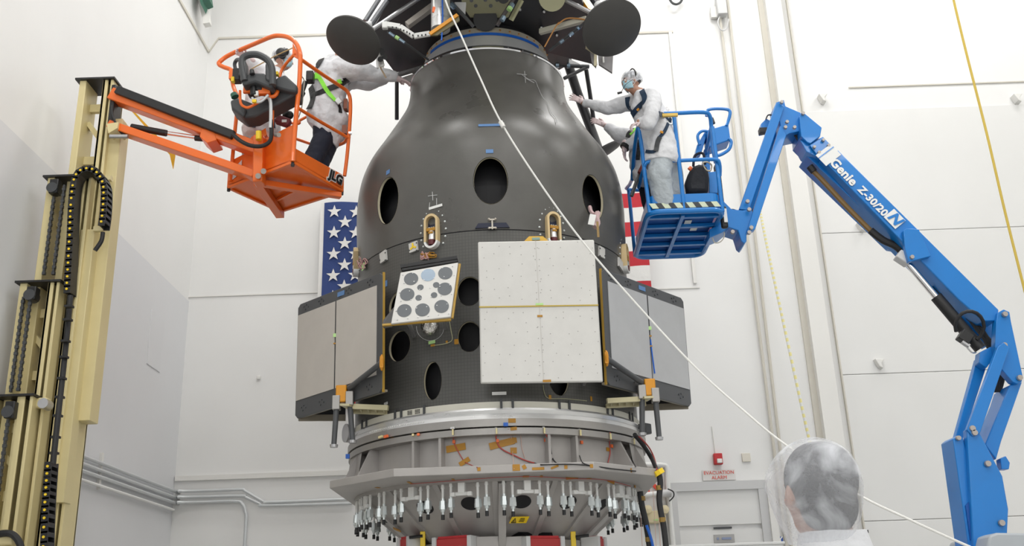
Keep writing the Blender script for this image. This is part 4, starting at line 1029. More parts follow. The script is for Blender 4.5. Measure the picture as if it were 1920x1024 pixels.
# right side
T_('leg_strut',[(1108,24,8.85),(1060,0,8.95),(1010,-26,9.0)],.024,steel)
T_('leg_strut',[(1126,16,8.9),(1100,-22,9.0)],.046,mat('strut_dark',(.05,.05,.055),.35,.3))
M().cone(P(1128,18,8.88),P(1121,8,8.9),.054,.05,14).build('strut_fitting',greyp,L,smooth=True)
M().cone(P(1118,26,8.84),P(1108,22,8.86),.035,.03,12).build('strut_fitting',greyp,L,smooth=True)
m=M(); m.beam(P(1012,60,9.2),P(1100,36,8.95),.05,.06); m.build('khaki_beam',mat('beam_pale',(.52,.50,.42),.4,.2),L,bevel=.006)
T_('thin_strut',[(1030,95,9.3),(1068,66,9.1),(1100,40,8.9)],.016,dgrey)
m=M(); [m.tube([P(x-3,y+2.5,8.99),P(x+3,y-2.5,8.99)],.02,8) for x,y in((1085,52),(1053,78),(1071,64))]; m.build('foil_wrap',mat('foil_blue',(.30,.40,.50),.2,.7),L)
T_('amber_wires',[(1046,46,9.0),(1062,35,9.0),(1085,35,8.95),(1104,38,8.9),(1109,30,8.9)],.008,mat('amber_dull2',(.45,.20,.05),.5),sm=4)
T_('amber_wires',[(1021,88,9.0),(1032,68,9.0),(1042,50,9.0),(1048,42,9.0)],.007,mat('amber_dull2',(.45,.20,.05),.5),sm=4)
m=M(); m.beam(P(1088,-6,9.2),P(1106,20,9.1),.07,.03); m.build('amber_rail',kaptonb,L)
T_('thin_strut',[(932,48,8.95),(948,22,8.9),(966,-6,8.85)],.022,mat('taped_strut',(.06,.05,.05),.4))
m=M(); [m.tube([P(x-2,y+3.5,8.86),P(x+2,y-3.5,8.86)],.028,8) for x,y in((943,35),(959,11))]; m.build('foil_wrap',mat('foil_blue',(.30,.40,.50),.2,.7),L)
m=M(); m.tube([P(954,19,8.86),P(957,14,8.86)],.03,8); m.build('green_band',green,L)
m=M(); m.beam(P(958,38,9.0),P(978,0,8.9),.03,.05); m.build('khaki_rail',khaki,L)
T_('thin_strut',[(888,50,9.0),(870,30,8.95),(838,-4,8.9)],.020,dgrey)
m=M(); m.tube([P(846,8,8.88),P(852,14,8.88)],.03,8); m.build('foil_wrap',mat('foil_blue',(.30,.40,.50),.2,.7),L)
m=M(); m.prism([P(852,4,8.95),P(874,4,8.95),P(872,28,8.95),P(860,20,8.95)],(0,.03,0)); m.build('grey_gusset',greyp,L)
m=M(); m.prism([P(1121,95,9.1),P(1150,98,9.1),P(1148,136,9.1),P(1123,120,9.1)],(0,.03,0)); m.prism([P(1106,92,9.05),P(1120,95,9.05),P(1118,126,9.05),P(1110,118,9.05)],(0,.03,0)); m.build('side_fin',mat('fin_grey',(.22,.21,.215),.5),L)
m=M(); m.beam(P(1117,92,9.0),P(1116,124,9.0),.02,.03); m.beam(P(1100,86,9.0),P(1117,97,9.0),.06,.04); m.build('tan_trim',mat('trim_tan2',(.50,.45,.30),.5),L)
m=M(); m.box(P(1131,108,9.07),(.02,.02,.13)); m.build('white_fitting',whitep,L,bevel=.008)
T_('rear_leg',[(1062,110,10.7),(1083,175,10.9),(1112,252,11.1),(1122,280,11.1)],.058,blackm,14)
T_('rear_strut',[(1099,130,10.6),(1106,175,10.8),(1114,232,11.0)],.026,blackm)
T_('rear_strut',[(1040,122,10.4),(1104,125,10.5)],.025,dgrey)
T_('rear_strut',[(1058,147,10.4),(1100,126,10.5)],.022,blackm)
m=M(); [m.tube([P(x-3,y,10.38),P(x+3,y,10.38)],.032,8) for x,y in((1045,122),(1066,123))]; m.build('foil_wrap',mat('foil_blue',(.30,.40,.50),.2,.7),L)
m=M(); m.prism([P(1028,104,10.45),P(1050,102,10.45),P(1092,122,10.45),P(1070,122,10.45),P(1052,110,10.45),P(1030,122,10.45)],(0,.04,0)); m.build('rear_bracket',greyp,L)
T_('rear_leg',[(744,140,10.3),(744,180,10.35),(744,224,10.4)],.024,blackm)
T_('rear_strut',[(790,120,10.7),(780,185,10.8),(776,240,11.0),(780,286,11.1)],.05,blackm,14)
# ---------------------------------------------------------------- orange mast boom lift
OZ=5.80
G=[PZ(*q,OZ) for q in((549,305),(641,359),(526,396),(429,352))]   # near, right, far, left corner of the basket floor
def up(g,y):    # height on the vertical line through g seen at picture row y
    x=g.x; 
    lo,hi=-5,20
    for _ in range(50):
        mid=(lo+hi)/2; d=V((g.x,g.y,mid))-CAM; yy=512-FP*d.dot(UU)/d.dot(F)
        if yy>y: lo=mid
        else: hi=mid
    return V((g.x,g.y,lo))
YM=9.25
OL=empty('mast_boom_lift',V((P(60,1024,YM).x,YM+.3,0)),'orange and beige vertical mast lift on the left with an orange basket','boom lift')
# mast: four telescoping sections stepping down to the left
def mast(xl,xr,yt,xlb,xrb,yb,Y,dep,post,side_only=False,rungs=(),ylow=1200):
    """xl,xr at row yt; straight verticals down"""
    a=P(xl,yt,Y); b=P(xr,yt,Y); zt=(a.z+b.z)/2; zb=0.35
    m=M()
    for x,w in((a.x+post/2,post),(b.x-post*.8,post*1.6)):
        m.box((x,Y+dep/2,(zt+zb)/2),(w,dep,zt-zb)) if w==post else (m.box((x,Y+dep-.02,(zt+zb)/2),(w,.03,zt-zb)),m.box((x-w/2+.015,Y+dep/2,(zt+zb)/2),(.03,dep,zt-zb)),m.box((x+w/2-.015,Y+dep/2,(zt+zb)/2),(.03,dep,zt-zb)),m.box((x-w*.25,Y+.01,(zt+zb)/2),(w*.5,.02,zt-zb)))
    s=m.build('mast_section',beige,OL,bevel=.006)
    m=M(); m.box(((a.x+b.x)/2-.01,Y+dep/2,zt+.008),(b.x-a.x+.06,dep+.06,.02)); m.build('section_cap',black,s)
    w=(a.x+post,b.x-post*1.6); z=zt-.25; m=M(); k=0
    while z>zb+.5:
        m.box(((w[0]+w[1])/2,Y+dep*.6,z),(w[1]-w[0],.05,.09)); 
        if z-.5>zb: m.beam(V((w[0],Y+dep*.6,z-.18)),V((w[1],Y+dep*.6,z-.42)),.05,.08,(0,1,0))
        z-=.62
    m.build('rungs',beige,s)
    return s,a,b,zt
s1,a1,b1,zt1=mast(150,213,150,0,0,0,YM,.30,.07)
s2,a2,b2,zt2=mast(90,172,332,0,0,0,YM-.10,.34,.07)
s3,a3,b3,zt3=mast(38,112,530,0,0,0,YM-.22,.36,.07)
s4,a4,b4,zt4=mast(-28,62,744,0,0,0,YM-.34,.38,.09)
# wide side channel next to section 2-3 ending at row 750
c0=P(200,335,YM+.05); c1=P(138,750,YM+.05)
M().box((P(190,400,YM).x+.02,YM+.16,(c0.z+c1.z)/2+.25),(.13,.20,c0.z-c1.z+.9)).build('side_channel',beige,OL,bevel=.006)
M().box((P(150,700,YM).x-.06,YM+.02,(P(0,440,YM).z+P(0,948,YM).z)/2),(.14,.16,P(0,440,YM).z-P(0,948,YM).z)).build('side_channel',beige,OL,bevel=.006)
# pulley and roller chains
for (x,y,h,Y) in((104,352,26,YM-.1),(62,552,22,YM-.22),(22,770,26,YM-.34)):
    p=P(x,y,Y-.02); g=M().box(p,(.09,.10,h*.006)).build('chain_pulley',black,OL,bevel=.01); M().cone(p+V((-.01,-.06,-.02)),p+V((-.01,.06,-.02)),.055,.055,18).build('pulley_wheel',dgrey,g,smooth=True)
def chain(x,y0,y1,Y):
    a=P(x,y0,Y); z1=P(x,y1,Y).z; n=int((a.z-z1)/.032); m=M()
    for i in range(n): m.box(V((a.x,Y,a.z-.032*i)),(.030 if i%2 else .018,.03,.030))
    m.build('roller_chain',dgrey,OL)
chain(101,372,520,YM-.13); chain(121,350,520,YM-.13); chain(44,560,742,YM-.26); chain(60,540,742,YM-.26); chain(15,790,1040,YM-.38)
# cable carrier (drag chain with yellow dots)
def carrier(pts,w,Y,name='cable_carrier'):
    q=cr([P(x,y,Y) for x,y in pts],14); L_=0; out=[q[0]]
    for i in range(1,len(q)):
        if (q[i]-out[-1]).length>=.058: out.append(q[i])
    m=M(); d=M()
    for i in range(len(out)-1):
        a,b=out[i],out[i+1]; t=(b-a).normalized(); sd=V((0,1,0)).cross(t).normalized()
        m.beam(a+t*.002,b-t*.006,.012+w,.13,(0,1,0)) if False else None
        # side plate pair and cross bar
        for yy in(-.065,.065): m.beam(a+V((0,yy,0))-t*.008,b+V((0,yy,0))+t*.008,w,.014,(0,1,0))
        m.beam(a+sd*w*.4,b+sd*w*.4,.012,.12,(0,1,0)); m.beam(a-sd*w*.4,a.lerp(b,.5)-sd*w*.4,.012,.12,(0,1,0))
        d.cone(a.lerp(b,.5)+V((0,-.074,0)),a.lerp(b,.5)+V((0,-.082,0)),.012,.012,8)
    g=m.build(name,black,OL); d.build('yellow_dots',yellow,g); return g
carrier([(131,552),(134,500),(137,440),(139,390),(143,350),(150,330),(163,322),(178,322),(190,332),(199,350),(200,375),(198,405),(194,432)],.062,YM-.20)
carrier([(97,870),(94,910),(91,960),(88,1040),(85,1100)],.06,YM-.45)
M().tube([P(193,436,YM-.2),P(190,452,YM-.2),P(178,470,YM-.2)],.022,8,smooth=4).build('carrier_hose',rubber,OL,smooth=True)
M().tube([P(132,555,YM-.26),P(126,620,YM-.3),P(119,690,YM-.34),P(110,770,YM-.4),P(99,872,YM-.45)],.026,10,smooth=6).build('carrier_hose',rubber,OL,smooth=True)
m=M()
for y in(575,600,640,670,710,745,780,820,850): x=132-(y-555)*.104; m.box(P(x,y,YM-.36),(.07,.06,.02))
m.build('hose_clips',rubber,OL)
p=P(80,756,YM-.36); m=M(); m.cone(p,p+V((0,.12,0)),.048,.048,20); m.build('guide_roller',steel,OL,smooth=True); M().box(P(78,757,YM-.22),(.14,.10,.10)).build('roller_mount',beige,OL,bevel=.02)
m=M(); m.box(P(204,335,YM-.02),(.06,.06,.05)); m.box(P(186,430,YM-.1),(.10,.05,.05)); m.build('mast_bracket',beige,OL)
m=M(); m.tube([P(-10,1004,YM-.45),P(10,1000,YM-.5),P(26,1004,YM-.5),P(38,1022,YM-.5),P(42,1050,YM-.5)],.03,10,smooth=5); m.build('lower_hose',rubber,OL,smooth=True)
M().box(P(8,1010,YM-.42),(.2,.1,.12)).build('hose_bracket',beige,OL,bevel=.02)
# base chassis (below the picture)
bx=P(60,1024,YM).x
M().box((bx-.1,YM+.2,.35),(1.5,1.0,.5)).build('chassis',beige,OL,bevel=.05)
for dx in(-.6,.5):
    for dy in(-.35,.75): M().cone((bx+dx,YM+dy-.1,.2),(bx+dx,YM+dy+.06,.2),.2,.2,24).build('wheel',rubber,OL,smooth=True)
# jib: upper box arm, lower link, cylinder
YJ=9.28
def bar(p0,p1,Y0,Y1,hpx,wy,name,ma,par=OL,bev=.008,dy=0):
    a=P(p0[0],p0[1]+dy,Y0);b=P(p1[0],p1[1]+dy,Y1); h=hpx*pxs((a+b)/2); return M().beam(a,b,wy,h).build(name,ma,par,bevel=bev)
ju=bar((212,180),(498,287),YJ,9.2,24,.16,'jib_upper_arm',orange)
bar((222,172),(440,257),YJ-.06,9.15,16,.13,'arm_cover',black,ju)
bar((208,237),(480,331),YJ,9.2,15,.16,'jib_lower_arm',orange)
g=M().cone(P(247,238,YJ),P(312,250,YJ-.02),.035,.035,14).build('jib_cylinder',black,OL,smooth=True); M().cone(P(300,248,YJ),P(385,260,9.25),.022,.022,12).build('cylinder_rod',chrome,g,smooth=True)
M().cone(P(366,259,9.25),P(388,261,9.25),.03,.03,12).build('rod_end',black,g,smooth=True)
m=M(); m.prism([P(378,240,9.14),P(402,246,9.14),P(406,262,9.14),P(388,268,9.14),P(374,256,9.14)],(0,.24,0)); m.build('jib_lug',orange,OL,bevel=.006)
m=M(); m.box(P(216,206,YJ+.05),(.05,.2,.5)); m.build('mast_head',black,OL,bevel=.01)
m=M(); m.prism([P(200,232,YJ-.12),P(222,229,YJ-.12),P(220,240,YJ-.12),P(203,250,YJ-.12)],(0,.25,0)); m.build('mast_fork',beige,OL)
m=M(); [m.tube([P(208,198+i*5,YJ-.1),P(214,225,YJ-.1),P(232,248+i*3,YJ-.05),P(250,243+i,YJ-.05)],.012,6,smooth=4) for i in range(3)]; m.build('hydraulic_hoses',rubber,OL,smooth=True)
m=M().cone(P(206,256,YJ-.1),P(240,256,YJ-.1),.022,.022,10); m.build('small_valve',steel,OL)
ob=M(); ob.prism([P(242,203,9.6),P(246,203,9.6),P(328,290,9.6),P(324,316,9.6),P(318,290,9.6)],(0,.02,0)); ob.build('yellow_strap',mat('strap_yellow',(.85,.50,.03),.6),OL)
# basket
def wallpanel(g0,g1,y0,y1,name,th=.03,inset=0,par=OL):
    a=up(g0,y0); b=up(g1,y1); n=(g1-g0).cross(V((0,0,1))).normalized()
    return M().prism([g0,g1,b,a],-n*th if n.y<0 else n*th).build(name,orange,par,bevel=.004)
fl=M().prism([V((p.x,p.y,OZ+.005)) for p in G],(0,0,.035)).build('basket_floor',orange,OL)
m=M()
for i in range(4): m.beam(G[i]+V((0,0,.0)),G[(i+1)%4]+V((0,0,.0)),.035,.03)
cI=sum(G,V((0,0,0)))/4
m.build('floor_edge',orange,fl,bevel=.004)
hit_=PZ(484,341,OZ-.05)
m=M(); m.beam(hit_+V((0,0,-.01)),G[1].lerp(cI,.02)+V((0,0,-.05)),.07,.06); m.beam(hit_+V((0,0,-.01)),G[2]+V((0,0,-.05)),.09,.07); m.beam(PZ(520,375,OZ-.02),PZ(565,352,OZ-.02),.03,.03); m.build('floor_beams',orange,fl,bevel=.004)
wallpanel(G[0],G[1],276,327,'toe_board'); zq=up(G[0],235)
# left (mast) side plate, taller
a=up(G[0],232); gl=G[3]; hgt=a.z-OZ
m=M(); n=(G[3]-G[0]).cross(V((0,0,1))).normalized(); n=n if n.y<0 else -n
g_mid=G[0].lerp(G[3],.62)
m.prism([G[0],g_mid,g_mid+V((0,0,hgt*.86)),G[0].lerp(G[3],.58)+V((0,0,hgt*.92)),a],-n*.03); m.prism([g_mid+V((0,0,0)),G[3],G[3]+V((0,0,hgt*.72)),g_mid+V((0,0,hgt*.78))],-n*.03); m.build('mast_side_panel',orange,OL,bevel=.004)
wallpanel(G[3],G[2],up(G[3],330) and 320,372,'toe_board'); wallpanel(G[1],G[2],330,372,'toe_board')
p=P(443,311,9.0); wp=G[3].lerp(G[0],.15); M().prism([q+n*.006 for q in (wp+V((0,0,.10)),G[3].lerp(G[0],.02)+V((0,0,.06)),G[3].lerp(G[0],.02)+V((0,0,.17)),G[3].lerp(G[0],.20)+V((0,0,.26)),G[3].lerp(G[0],.20)+V((0,0,.10)))],n*.003).build('white_placard',mat('placard',(.68,.68,.70),.5),OL)
# attachment bracket
m=M(); m.beam(P(488,258,9.12),P(486,346,9.12),.10,.16,(0,1,0)); m.build('pivot_bracket',orange,OL,bevel=.012)
m=M(); m.prism([P(470,258,9.18),P(498,240,9.18),P(500,252,9.18),P(478,276,9.18)],(0,.12,0)); m.build('pivot_ear',orange,OL)
m=M(); [m.cone(P(x,y,9.03),P(x,y,8.97),.028,.028,14) for x,y in((494,321),(484,330))]; m.cone(P(517,253,8.9),P(523,253,8.85),.024,.024,12); m.build('pivot_bolts',pinm,OL,smooth=True)
m=M().cone(P(485,247,8.98),P(485,262,8.98),.03,.03,12); m.build('yellow_plug',yellow,OL)
# lettering JLG on the toe board
a=G[0].lerp(G[1],.84)+V((0,0,.11)); xd=(G[1]-G[0]); nn_=V((xd.y,-xd.x,0)).normalized(); nn_=nn_ if nn_.y<0 else -nn_
m=M().text('JLG',a+nn_*.006,xd,(0,0,1),.145,.003,.018,.25,1.05); m.build('lettering_edge',whitep,OL)
m=M().text('JLG',a+nn_*.010,xd,(0,0,1),.145,.003,.007,.25,1.05); m.build('lettering',black,OL)
m=M(); [m.cone(q,q+V((0,0,-.04)),.018,.018,8) for q in(G[0],G[1],G[3])]; m.build('corner_feet',black,fl)
# rails
def rail(pts,r=.021,name='guard_rail',ma=orange,k=5,par=OL): return M().tube([P(*p) for p in pts],r,10,smooth=k).build(name,ma,par,smooth=True)
rail([(433,139,9.35),(433,131,9.35),(420,126,9.38),(411,121,9.4),(413,115,9.4),(432,102,9.38),(480,81,9.2),(509,69,9.05),(525,67,9.0),(543,71,8.93),(555,81,8.9),(562,98,8.88),(563,115,8.88),(561,160,8.88),(556,210,8.88),(551,270,8.9),(549,303,8.9)],.024)
rail([(444,212,9.35),(440,250,9.38),(432,340,9.42)],.02,k=0)
rail([(435,132,9.35),(437,160,9.35),(447,185,9.3),(450,205,9.3),(462,212,9.1),(478,206,9.0),(518,182,8.95),(520,168,8.95)],.022)
rail([(565,112,8.88),(605,140,9.2),(640,163,9.5),(652,173,9.58),(657,190,9.62),(656,230,9.62),(651,290,9.62),(646,330,9.62)],.020)
rail([(559,203,8.88),(600,228,9.25),(640,251,9.55),(652,258,9.6)],.018,k=0)
rail([(651,258,9.62),(646,267,9.7),(632,273,9.85),(610,277,10.0),(560,262,10.05),(500,240,10.0)],.018)
rail([(554,100,8.9),(540,115,8.95),(529,130,9.0),(524,145,9.0)],.016)
rail([(575,219,10.1),(562,226,10.1),(556,232,10.1),(500,222,10.1)],.016)
rail([(512,175,9.0),(512,200,9.0),(510,262,9.0)],.014,k=0)
m=M(); m.prism([P(549,80,8.9),P(563,108,8.9),P(562,112,8.9),P(548,104,8.9)],(0,.015,0)); m.build('rail_gusset',orange,OL)
m=M(); m.box(P(435,140,9.3),(.05,.05,.12)); m.build('rail_bracket',orange,OL)
m=M(); m.box(P(649,198,9.7),(.04,.1,.12)); m.box(P(647,246,9.7),(.05,.1,.1)); m.build('gate_latch',mat('latch_brown',(.25,.08,.04),.5),OL); M().cone(P(654,250,9.6),P(660,250,9.6),.018,.018,10).build('latch_pin',chrome,OL)
# operator console hung on the rail
cn_=[]
m=M(); q=[P(431,188,8.98),P(434,205,8.98),P(455,221,8.98),P(478,219,8.98),P(556,176,8.86),P(557,160,8.86),P(532,140,8.86),P(517,146,8.86),P(514,164,8.9),P(480,196,8.95),P(447,182,8.98)]
m.prism(q,(0,.22,0)); cons=m.build('control_console',dgrey,OL,bevel=.02)
M().prism([P(431,188,8.94),P(434,203,8.94),P(456,219,8.94),P(462,206,8.94),P(447,182,8.94)],(0,.1,0)).build('console_end',dgrey,cons,bevel=.02)
M().prism([P(516,147,8.80),P(534,139,8.80),P(557,160,8.80),P(556,172,8.80),P(540,170,8.80),P(514,163,8.80)],(0,.3,0)).build('console_block',dgrey,cons,bevel=.02)
m=M(); m.prism([P(451,148,8.72),P(470,136,8.72),P(495,136,8.72),P(513,158,8.72),P(508,165,8.72),P(478,153,8.72),P(455,160,8.72)],(0,.3,0)); m.build('console_hood',dgrey,cons,bevel=.02)
m=M(); m.tube([P(459,152,8.72),P(455,132,8.72),P(454,112,8.72),P(463,104,8.72),P(478,102,8.72),P(490,105,8.72),P(503,114,8.72),P(510,130,8.72),P(511,160,8.72)],[.035]*2+[.036]*60,10,smooth=5); m.tube([P(455,112,8.75),P(445,112,8.9),P(440,120,8.95),P(443,132,8.95),P(452,142,8.9)],.02,8,smooth=5); m.build('console_guard',dgrey,cons,smooth=True)
m=M(); m.prism([P(497,118,8.70),P(510,118,8.70),P(513,158,8.70),P(497,148,8.70)],(0,.12,0)); m.prism([P(452,112,8.70),P(460,112,8.70),P(464,146,8.70),P(453,148,8.70)],(0,.12,0)); m.build('guard_post',dgrey,cons,bevel=.015)
m=M(); m.box(P(445,143,8.95),(.08,.1,.14)); m.box(P(486,167,8.85),(.09,.12,.09)); m.cone(P(472,130,8.7),P(473,140,8.7),.02,.03,10); m.cone(P(475,160,8.8),P(476,180,8.8),.03,.04,10); m.build('control_lever',black,cons,bevel=.01)
m=M(); m.box(P(466,168,8.85),(.10,.03,.08)); m.box(P(481,155,8.8),(.08,.06,.04)); m.box(P(496,170,8.82),(.12,.05,.09)); m.tube([P(503,182,8.85),P(515,180,8.85),P(521,170,8.87),P(520,163,8.9)],.02,8,smooth=4); m.tube([P(450,170,8.85),P(451,192,8.85),P(458,200,8.85),P(470,200,8.85),P(505,180,8.85)],.014,8,smooth=4); m.build('console_frame',orange,cons)
M().tube([P(473,183,8.8),P(478,191,8.8),P(490,190,8.8),P(503,178,8.8)],.014,8,smooth=4).build('grey_conduit',pipe,cons,smooth=True)
m=M(); m.box(P(481,176,8.79),(.04,.03,.05)); m.build('white_switch',whitep,cons); m=M(); m.box(P(477,190,8.78),(.04,.03,.03)); m.box(P(437,150,8.9),(.03,.05,.05)); m.build('yellow_switch',yellow,cons)
M().cone(P(438,176,8.98),P(441,182,8.98),.035,.04,12).build('green_knob',dgreen,cons,smooth=True)
M().box(P(517,139,8.85),(.06,.05,.035)).build('yellow_label',yellow,cons)
M().tube([P(502,182,8.85),P(507,190,8.85),P(508,215,8.85),P(507,240,8.86)],.018,8,smooth=5).build('metal_hose',pipe,OL,smooth=True)
M().tube([P(436,252,9.05),P(452,265,9.0),P(470,273,8.96),P(490,274,8.93),P(505,266,8.9),P(509,250,8.88),P(508,225,8.86)],.021,10,smooth=6).build('black_hose',rubber,OL,smooth=True)
M().tube([P(553,88,8.9),P(520,103,9.0),P(496,116,9.2),P(470,130,9.3)],.006,6,smooth=3).build('tan_lanyard',mat('lanyard_tan',(.55,.38,.15),.6),OL)
M().tube([P(562,140,8.86),P(570,150,9.0),P(569,170,9.0),P(566,200,9.1),P(560,220,9.2)],.006,6,smooth=4).build('thin_cord',mat('cord_grey',(.5,.48,.42),.6),OL)
# ---------------------------------------------------------------- blue articulated boom lift
YB=9.75
BLF=empty('articulated_boom_lift',V((P(1850,1010,YB).x,YB,0)),'blue articulated boom lift on the right with a blue basket and white lettering','boom lift')
def bp_(poly,Y0,th,name,par=BLF,ma=blue,bev=.006): return M().prism([P(x,y,Y0) for x,y in poly],(0,th,0)).build(name,ma,par,bevel=bev)
def pins(lst,Y,par,r=.022):
    m=M()
    for x,y in lst: p=P(x,y,Y); m.cone(p,p+V((0,-.03,0)),r,r*.9,14); 
    m.build('pivot_pins',pinm,par,smooth=True)
jl=bp_([(1456,191),(1471,199),(1405,394),(1386,392)],YB-.12,.07,'jib_link')
jl2=bp_([(1463,235),(1475,252),(1416,430),(1399,438)],YB-.14,.08,'jib_link')
bp_([(1466,200),(1478,206),(1420,392),(1404,390)],YB+.14,.07,'jib_link')
m=M(); [m.tube([P(1455+i*2,262,YB),P(1440+i*2,320,YB),P(1425+i*2,360,YB),P(1412+i*2,395,YB),P(1395,402,YB-.05),P(1375,398-i*2,YB-.1),P(1360,397,YB-.1)],.014,6,smooth=5) for i in range(3)]; m.build('hydraulic_hoses',rubber,BLF,smooth=True)
kn=bp_([(1455,192),(1470,187),(1473,199),(1501,211),(1506,225),(1500,246),(1480,250),(1471,256),(1464,240)],YB-.08,.30,'jib_knuckle')
pins([(1465,193),(1505,214),(1489,240),(1475,230),(1472,240)],YB-.14,kn,.02)
k2=bp_([(1499,218),(1506,210),(1541,239),(1538,255),(1520,269),(1514,267),(1502,255)],YB-.14,.36,'boom_end_plate')
bp_([(1427,232),(1437,222),(1448,228),(1446,243),(1426,248)],YB+.02,.1,'sensor_box'); m=M(); m.box(P(1430,246,YB+.0),(.08,.08,.05)); m.tube([P(1436,224,YB),P(1440,216,YB),P(1448,216,YB)],.008,6,smooth=3); m.build('sensor_tip',black,BLF)
bi=bp_([(1500,262),(1517,270),(1543,256),(1562,276),(1540,298),(1512,284)],YB-.10,.24,'inner_boom')
bp_([(1518,272),(1543,257),(1563,277),(1537,297)],YB-.13,.02,'wear_plate',bi); pins([(1543,264),(1526,277),(1553,274),(1535,287)],YB-.135,bi,.018)
m=M(); [m.tube([P(1488+i*3,250,YB),P(1496+i*3,262,YB),P(1506+i*3,276,YB)],.012,6,smooth=4) for i in range(3)]; m.build('hose_end',rubber,BLF)
bm_=bp_([(1540,296),(1567,277),(1873,581),(1869,602),(1843,602),(1797,561)],YB-.15,.33,'main_boom',bev=.01)
bp_([(1515,285),(1537,292),(1700,455),(1680,452),(1511,291)],YB-.02,.30,'boom_underside',bm_)
bp_([(1538,296),(1566,277),(1571,282),(1543,301)],YB-.155,.01,'white_stripe',bm_,whitep,0)
# text along the boom
A0=P(1540,296,YB-.155); A1=P(1797,561,YB-.155); bd=(A1-A0).normalized(); bn=V((-bd.z,0,bd.x)); bn=bn if bn.z>0 else -bn
def bt(x,y): return P(x,y,YB-.155)
bw=(P(1567,277,YB)-P(1540,296,YB)).length
m=M(); 
for a,b in(((1536,300),(1566,278)),((1543,306),(1576,284))):
    pass
c=bt(1553,291); m.box(c+V((0,-.004,0)),(.16,.006,bw*1.05),Matrix((bd,V((0,1,0)),bn)).transposed()); m.build('white_band',whitep,bm_)
m=M(); m.box(c+V((0,-.009,0))-bd*.035,(.012,.004,bw*1.05),Matrix((bd,V((0,1,0)),bn)).transposed()); m.build('blue_stripe',blue,bm_)
def btext(t,x,y,size,bold=.010,**k):
    return M().text(t,bt(x,y)+V((0,-.006,0)),bd,bn,size,.004,bold,0,**k).build('lettering',whitep,bm_)
btext('Genie',1581,323,.142,.005,space=1.02); btext('Z-30/20',1636,378,.115,.004,space=1.04)
m=M(); cN=bt(1677,411)+V((0,-.006,0)); m.box(cN,(.17,.006,.15),Matrix((bd,V((0,1,0)),bn)).transposed()); m.build('white_square',whitep,bm_)
M().text('N',cN+V((0,-.008,0)),bd,bn,.16,.004,.006,.25).build('lettering_n',blue,bm_)
sp=bp_([(1694,432),(1700,428),(1723,430),(1746,480),(1704,491),(1697,466)],YB-.21,.06,'side_plate'); pins([(1709,483)],YB-.21,sp,.022)
m=M(); m.tube([P(1520,318,YB+.02),P(1536,332,YB+.02),P(1590,390,YB+.02),P(1640,440,YB+.02)],.028,8,smooth=4); m.build('hose_bundle',mat('hose_brown',(.22,.13,.04),.5),BLF,smooth=True)
m=M(); m.tube([P(1632,432,YB),P(1655,450,YB),P(1680,462,YB),P(1696,478,YB)],.04,8,smooth=4); m.tube([P(1518,312,YB+.0),P(1526,322,YB+.0)],.04,8); m.build('hose_sleeve',rubber,BLF,smooth=True)
m=M(); m.box(P(1693,485,YB-.1),(.14,.12,.10),Matrix.Rotation(.7,3,'Y')); m.build('cylinder_lug',greyp,BLF,bevel=.01)
g=M().cone(P(1755,556,YB-.05),P(1838,654,YB-.05),.060,.060,18).build('lift_cylinder',black,BLF,smooth=True); M().cone(P(1699,490,YB-.05),P(1765,568,YB-.05),.036,.036,14).build('cylinder_rod',chrome,g,smooth=True)
M().tube([P(1818+27*cos(t),612+27*sin(t)*1.05,YB-.2+.1*sin(t)) for t in [radians(a) for a in range(-200,80,20)]],.018,8).build('loop_hose',rubber,BLF,smooth=True)
m=M(); m.box(P(1809,633,YB-.13),(.12,.1,.12),Matrix.Rotation(.7,3,'Y')); m.build('valve_block',black,BLF,bevel=.01); m=M(); m.box(P(1810,645,YB-.15),(.08,.05,.03),Matrix.Rotation(.7,3,'Y')); m.tube([P(1812,650,YB-.15),P(1822,661,YB-.15),P(1830,661,YB-.12)],.008,6,smooth=3); m.build('valve_pipe',steel,BLF)
m=M(); rr_=random.Random(4)
for i in range(9): m.tube([P(1775+rr_.uniform(-30,5),545+rr_.uniform(-25,5),YB+.05),P(1805+rr_.uniform(-6,6),585+rr_.uniform(-6,6),YB+.05),P(1838+rr_.uniform(-8,8),620+rr_.uniform(-8,8),YB+.02),P(1858+rr_.uniform(-6,6),650+rr_.uniform(-8,8),YB+.02)],.014,6,smooth=4)
for i in range(8): m.tube([P(1862+rr_.uniform(-6,6),650,YB+.05),P(1876+rr_.uniform(-8,8),690+rr_.uniform(-6,6),YB+.05),P(1870+rr_.uniform(-6,6),735,YB+.05)],.014,6,smooth=4)
m.build('hose_tangle',rubber,BLF,smooth=True)
bp_([(1755,535),(1800,562),(1845,605),(1868,605),(1866,640),(1850,650),(1800,605)],YB+.10,.12,'boom_tail_cheek')
up1=bp_([(1868,604),(1871,586),(1882,580),(1893,585),(1896,603),(1918,706),(1916,716),(1908,720),(1899,716),(1876,690),(1866,650)],YB-.20,.10,'riser_head'); pins([(1883,590),(1882,648),(1881,654),(1911,709)],YB-.21,up1,.028)
bp_([(1868,604),(1893,590),(1918,706),(1908,724),(1876,690)],YB+.2,.08,'riser_head')
r1=bp_([(1871,650),(1882,642),(1893,652),(1838,812),(1824,818),(1813,806)],YB-.26,.06,'riser_link')
r2=bp_([(1832,672),(1851,684),(1806,822),(1790,826)],YB+.02,.08,'riser_link')
r3=bp_([(1893,722),(1917,716),(1878,827),(1868,862),(1847,834)],YB-.14,.30,'lower_riser',bev=.01)
bp_([(1872,735),(1885,732),(1852,840),(1838,838)],YB+.14,.1,'lower_riser_rail')
bp_([(1838,660),(1858,650),(1866,668),(1850,690),(1836,680)],YB-.1,.12,'cylinder_foot'); 
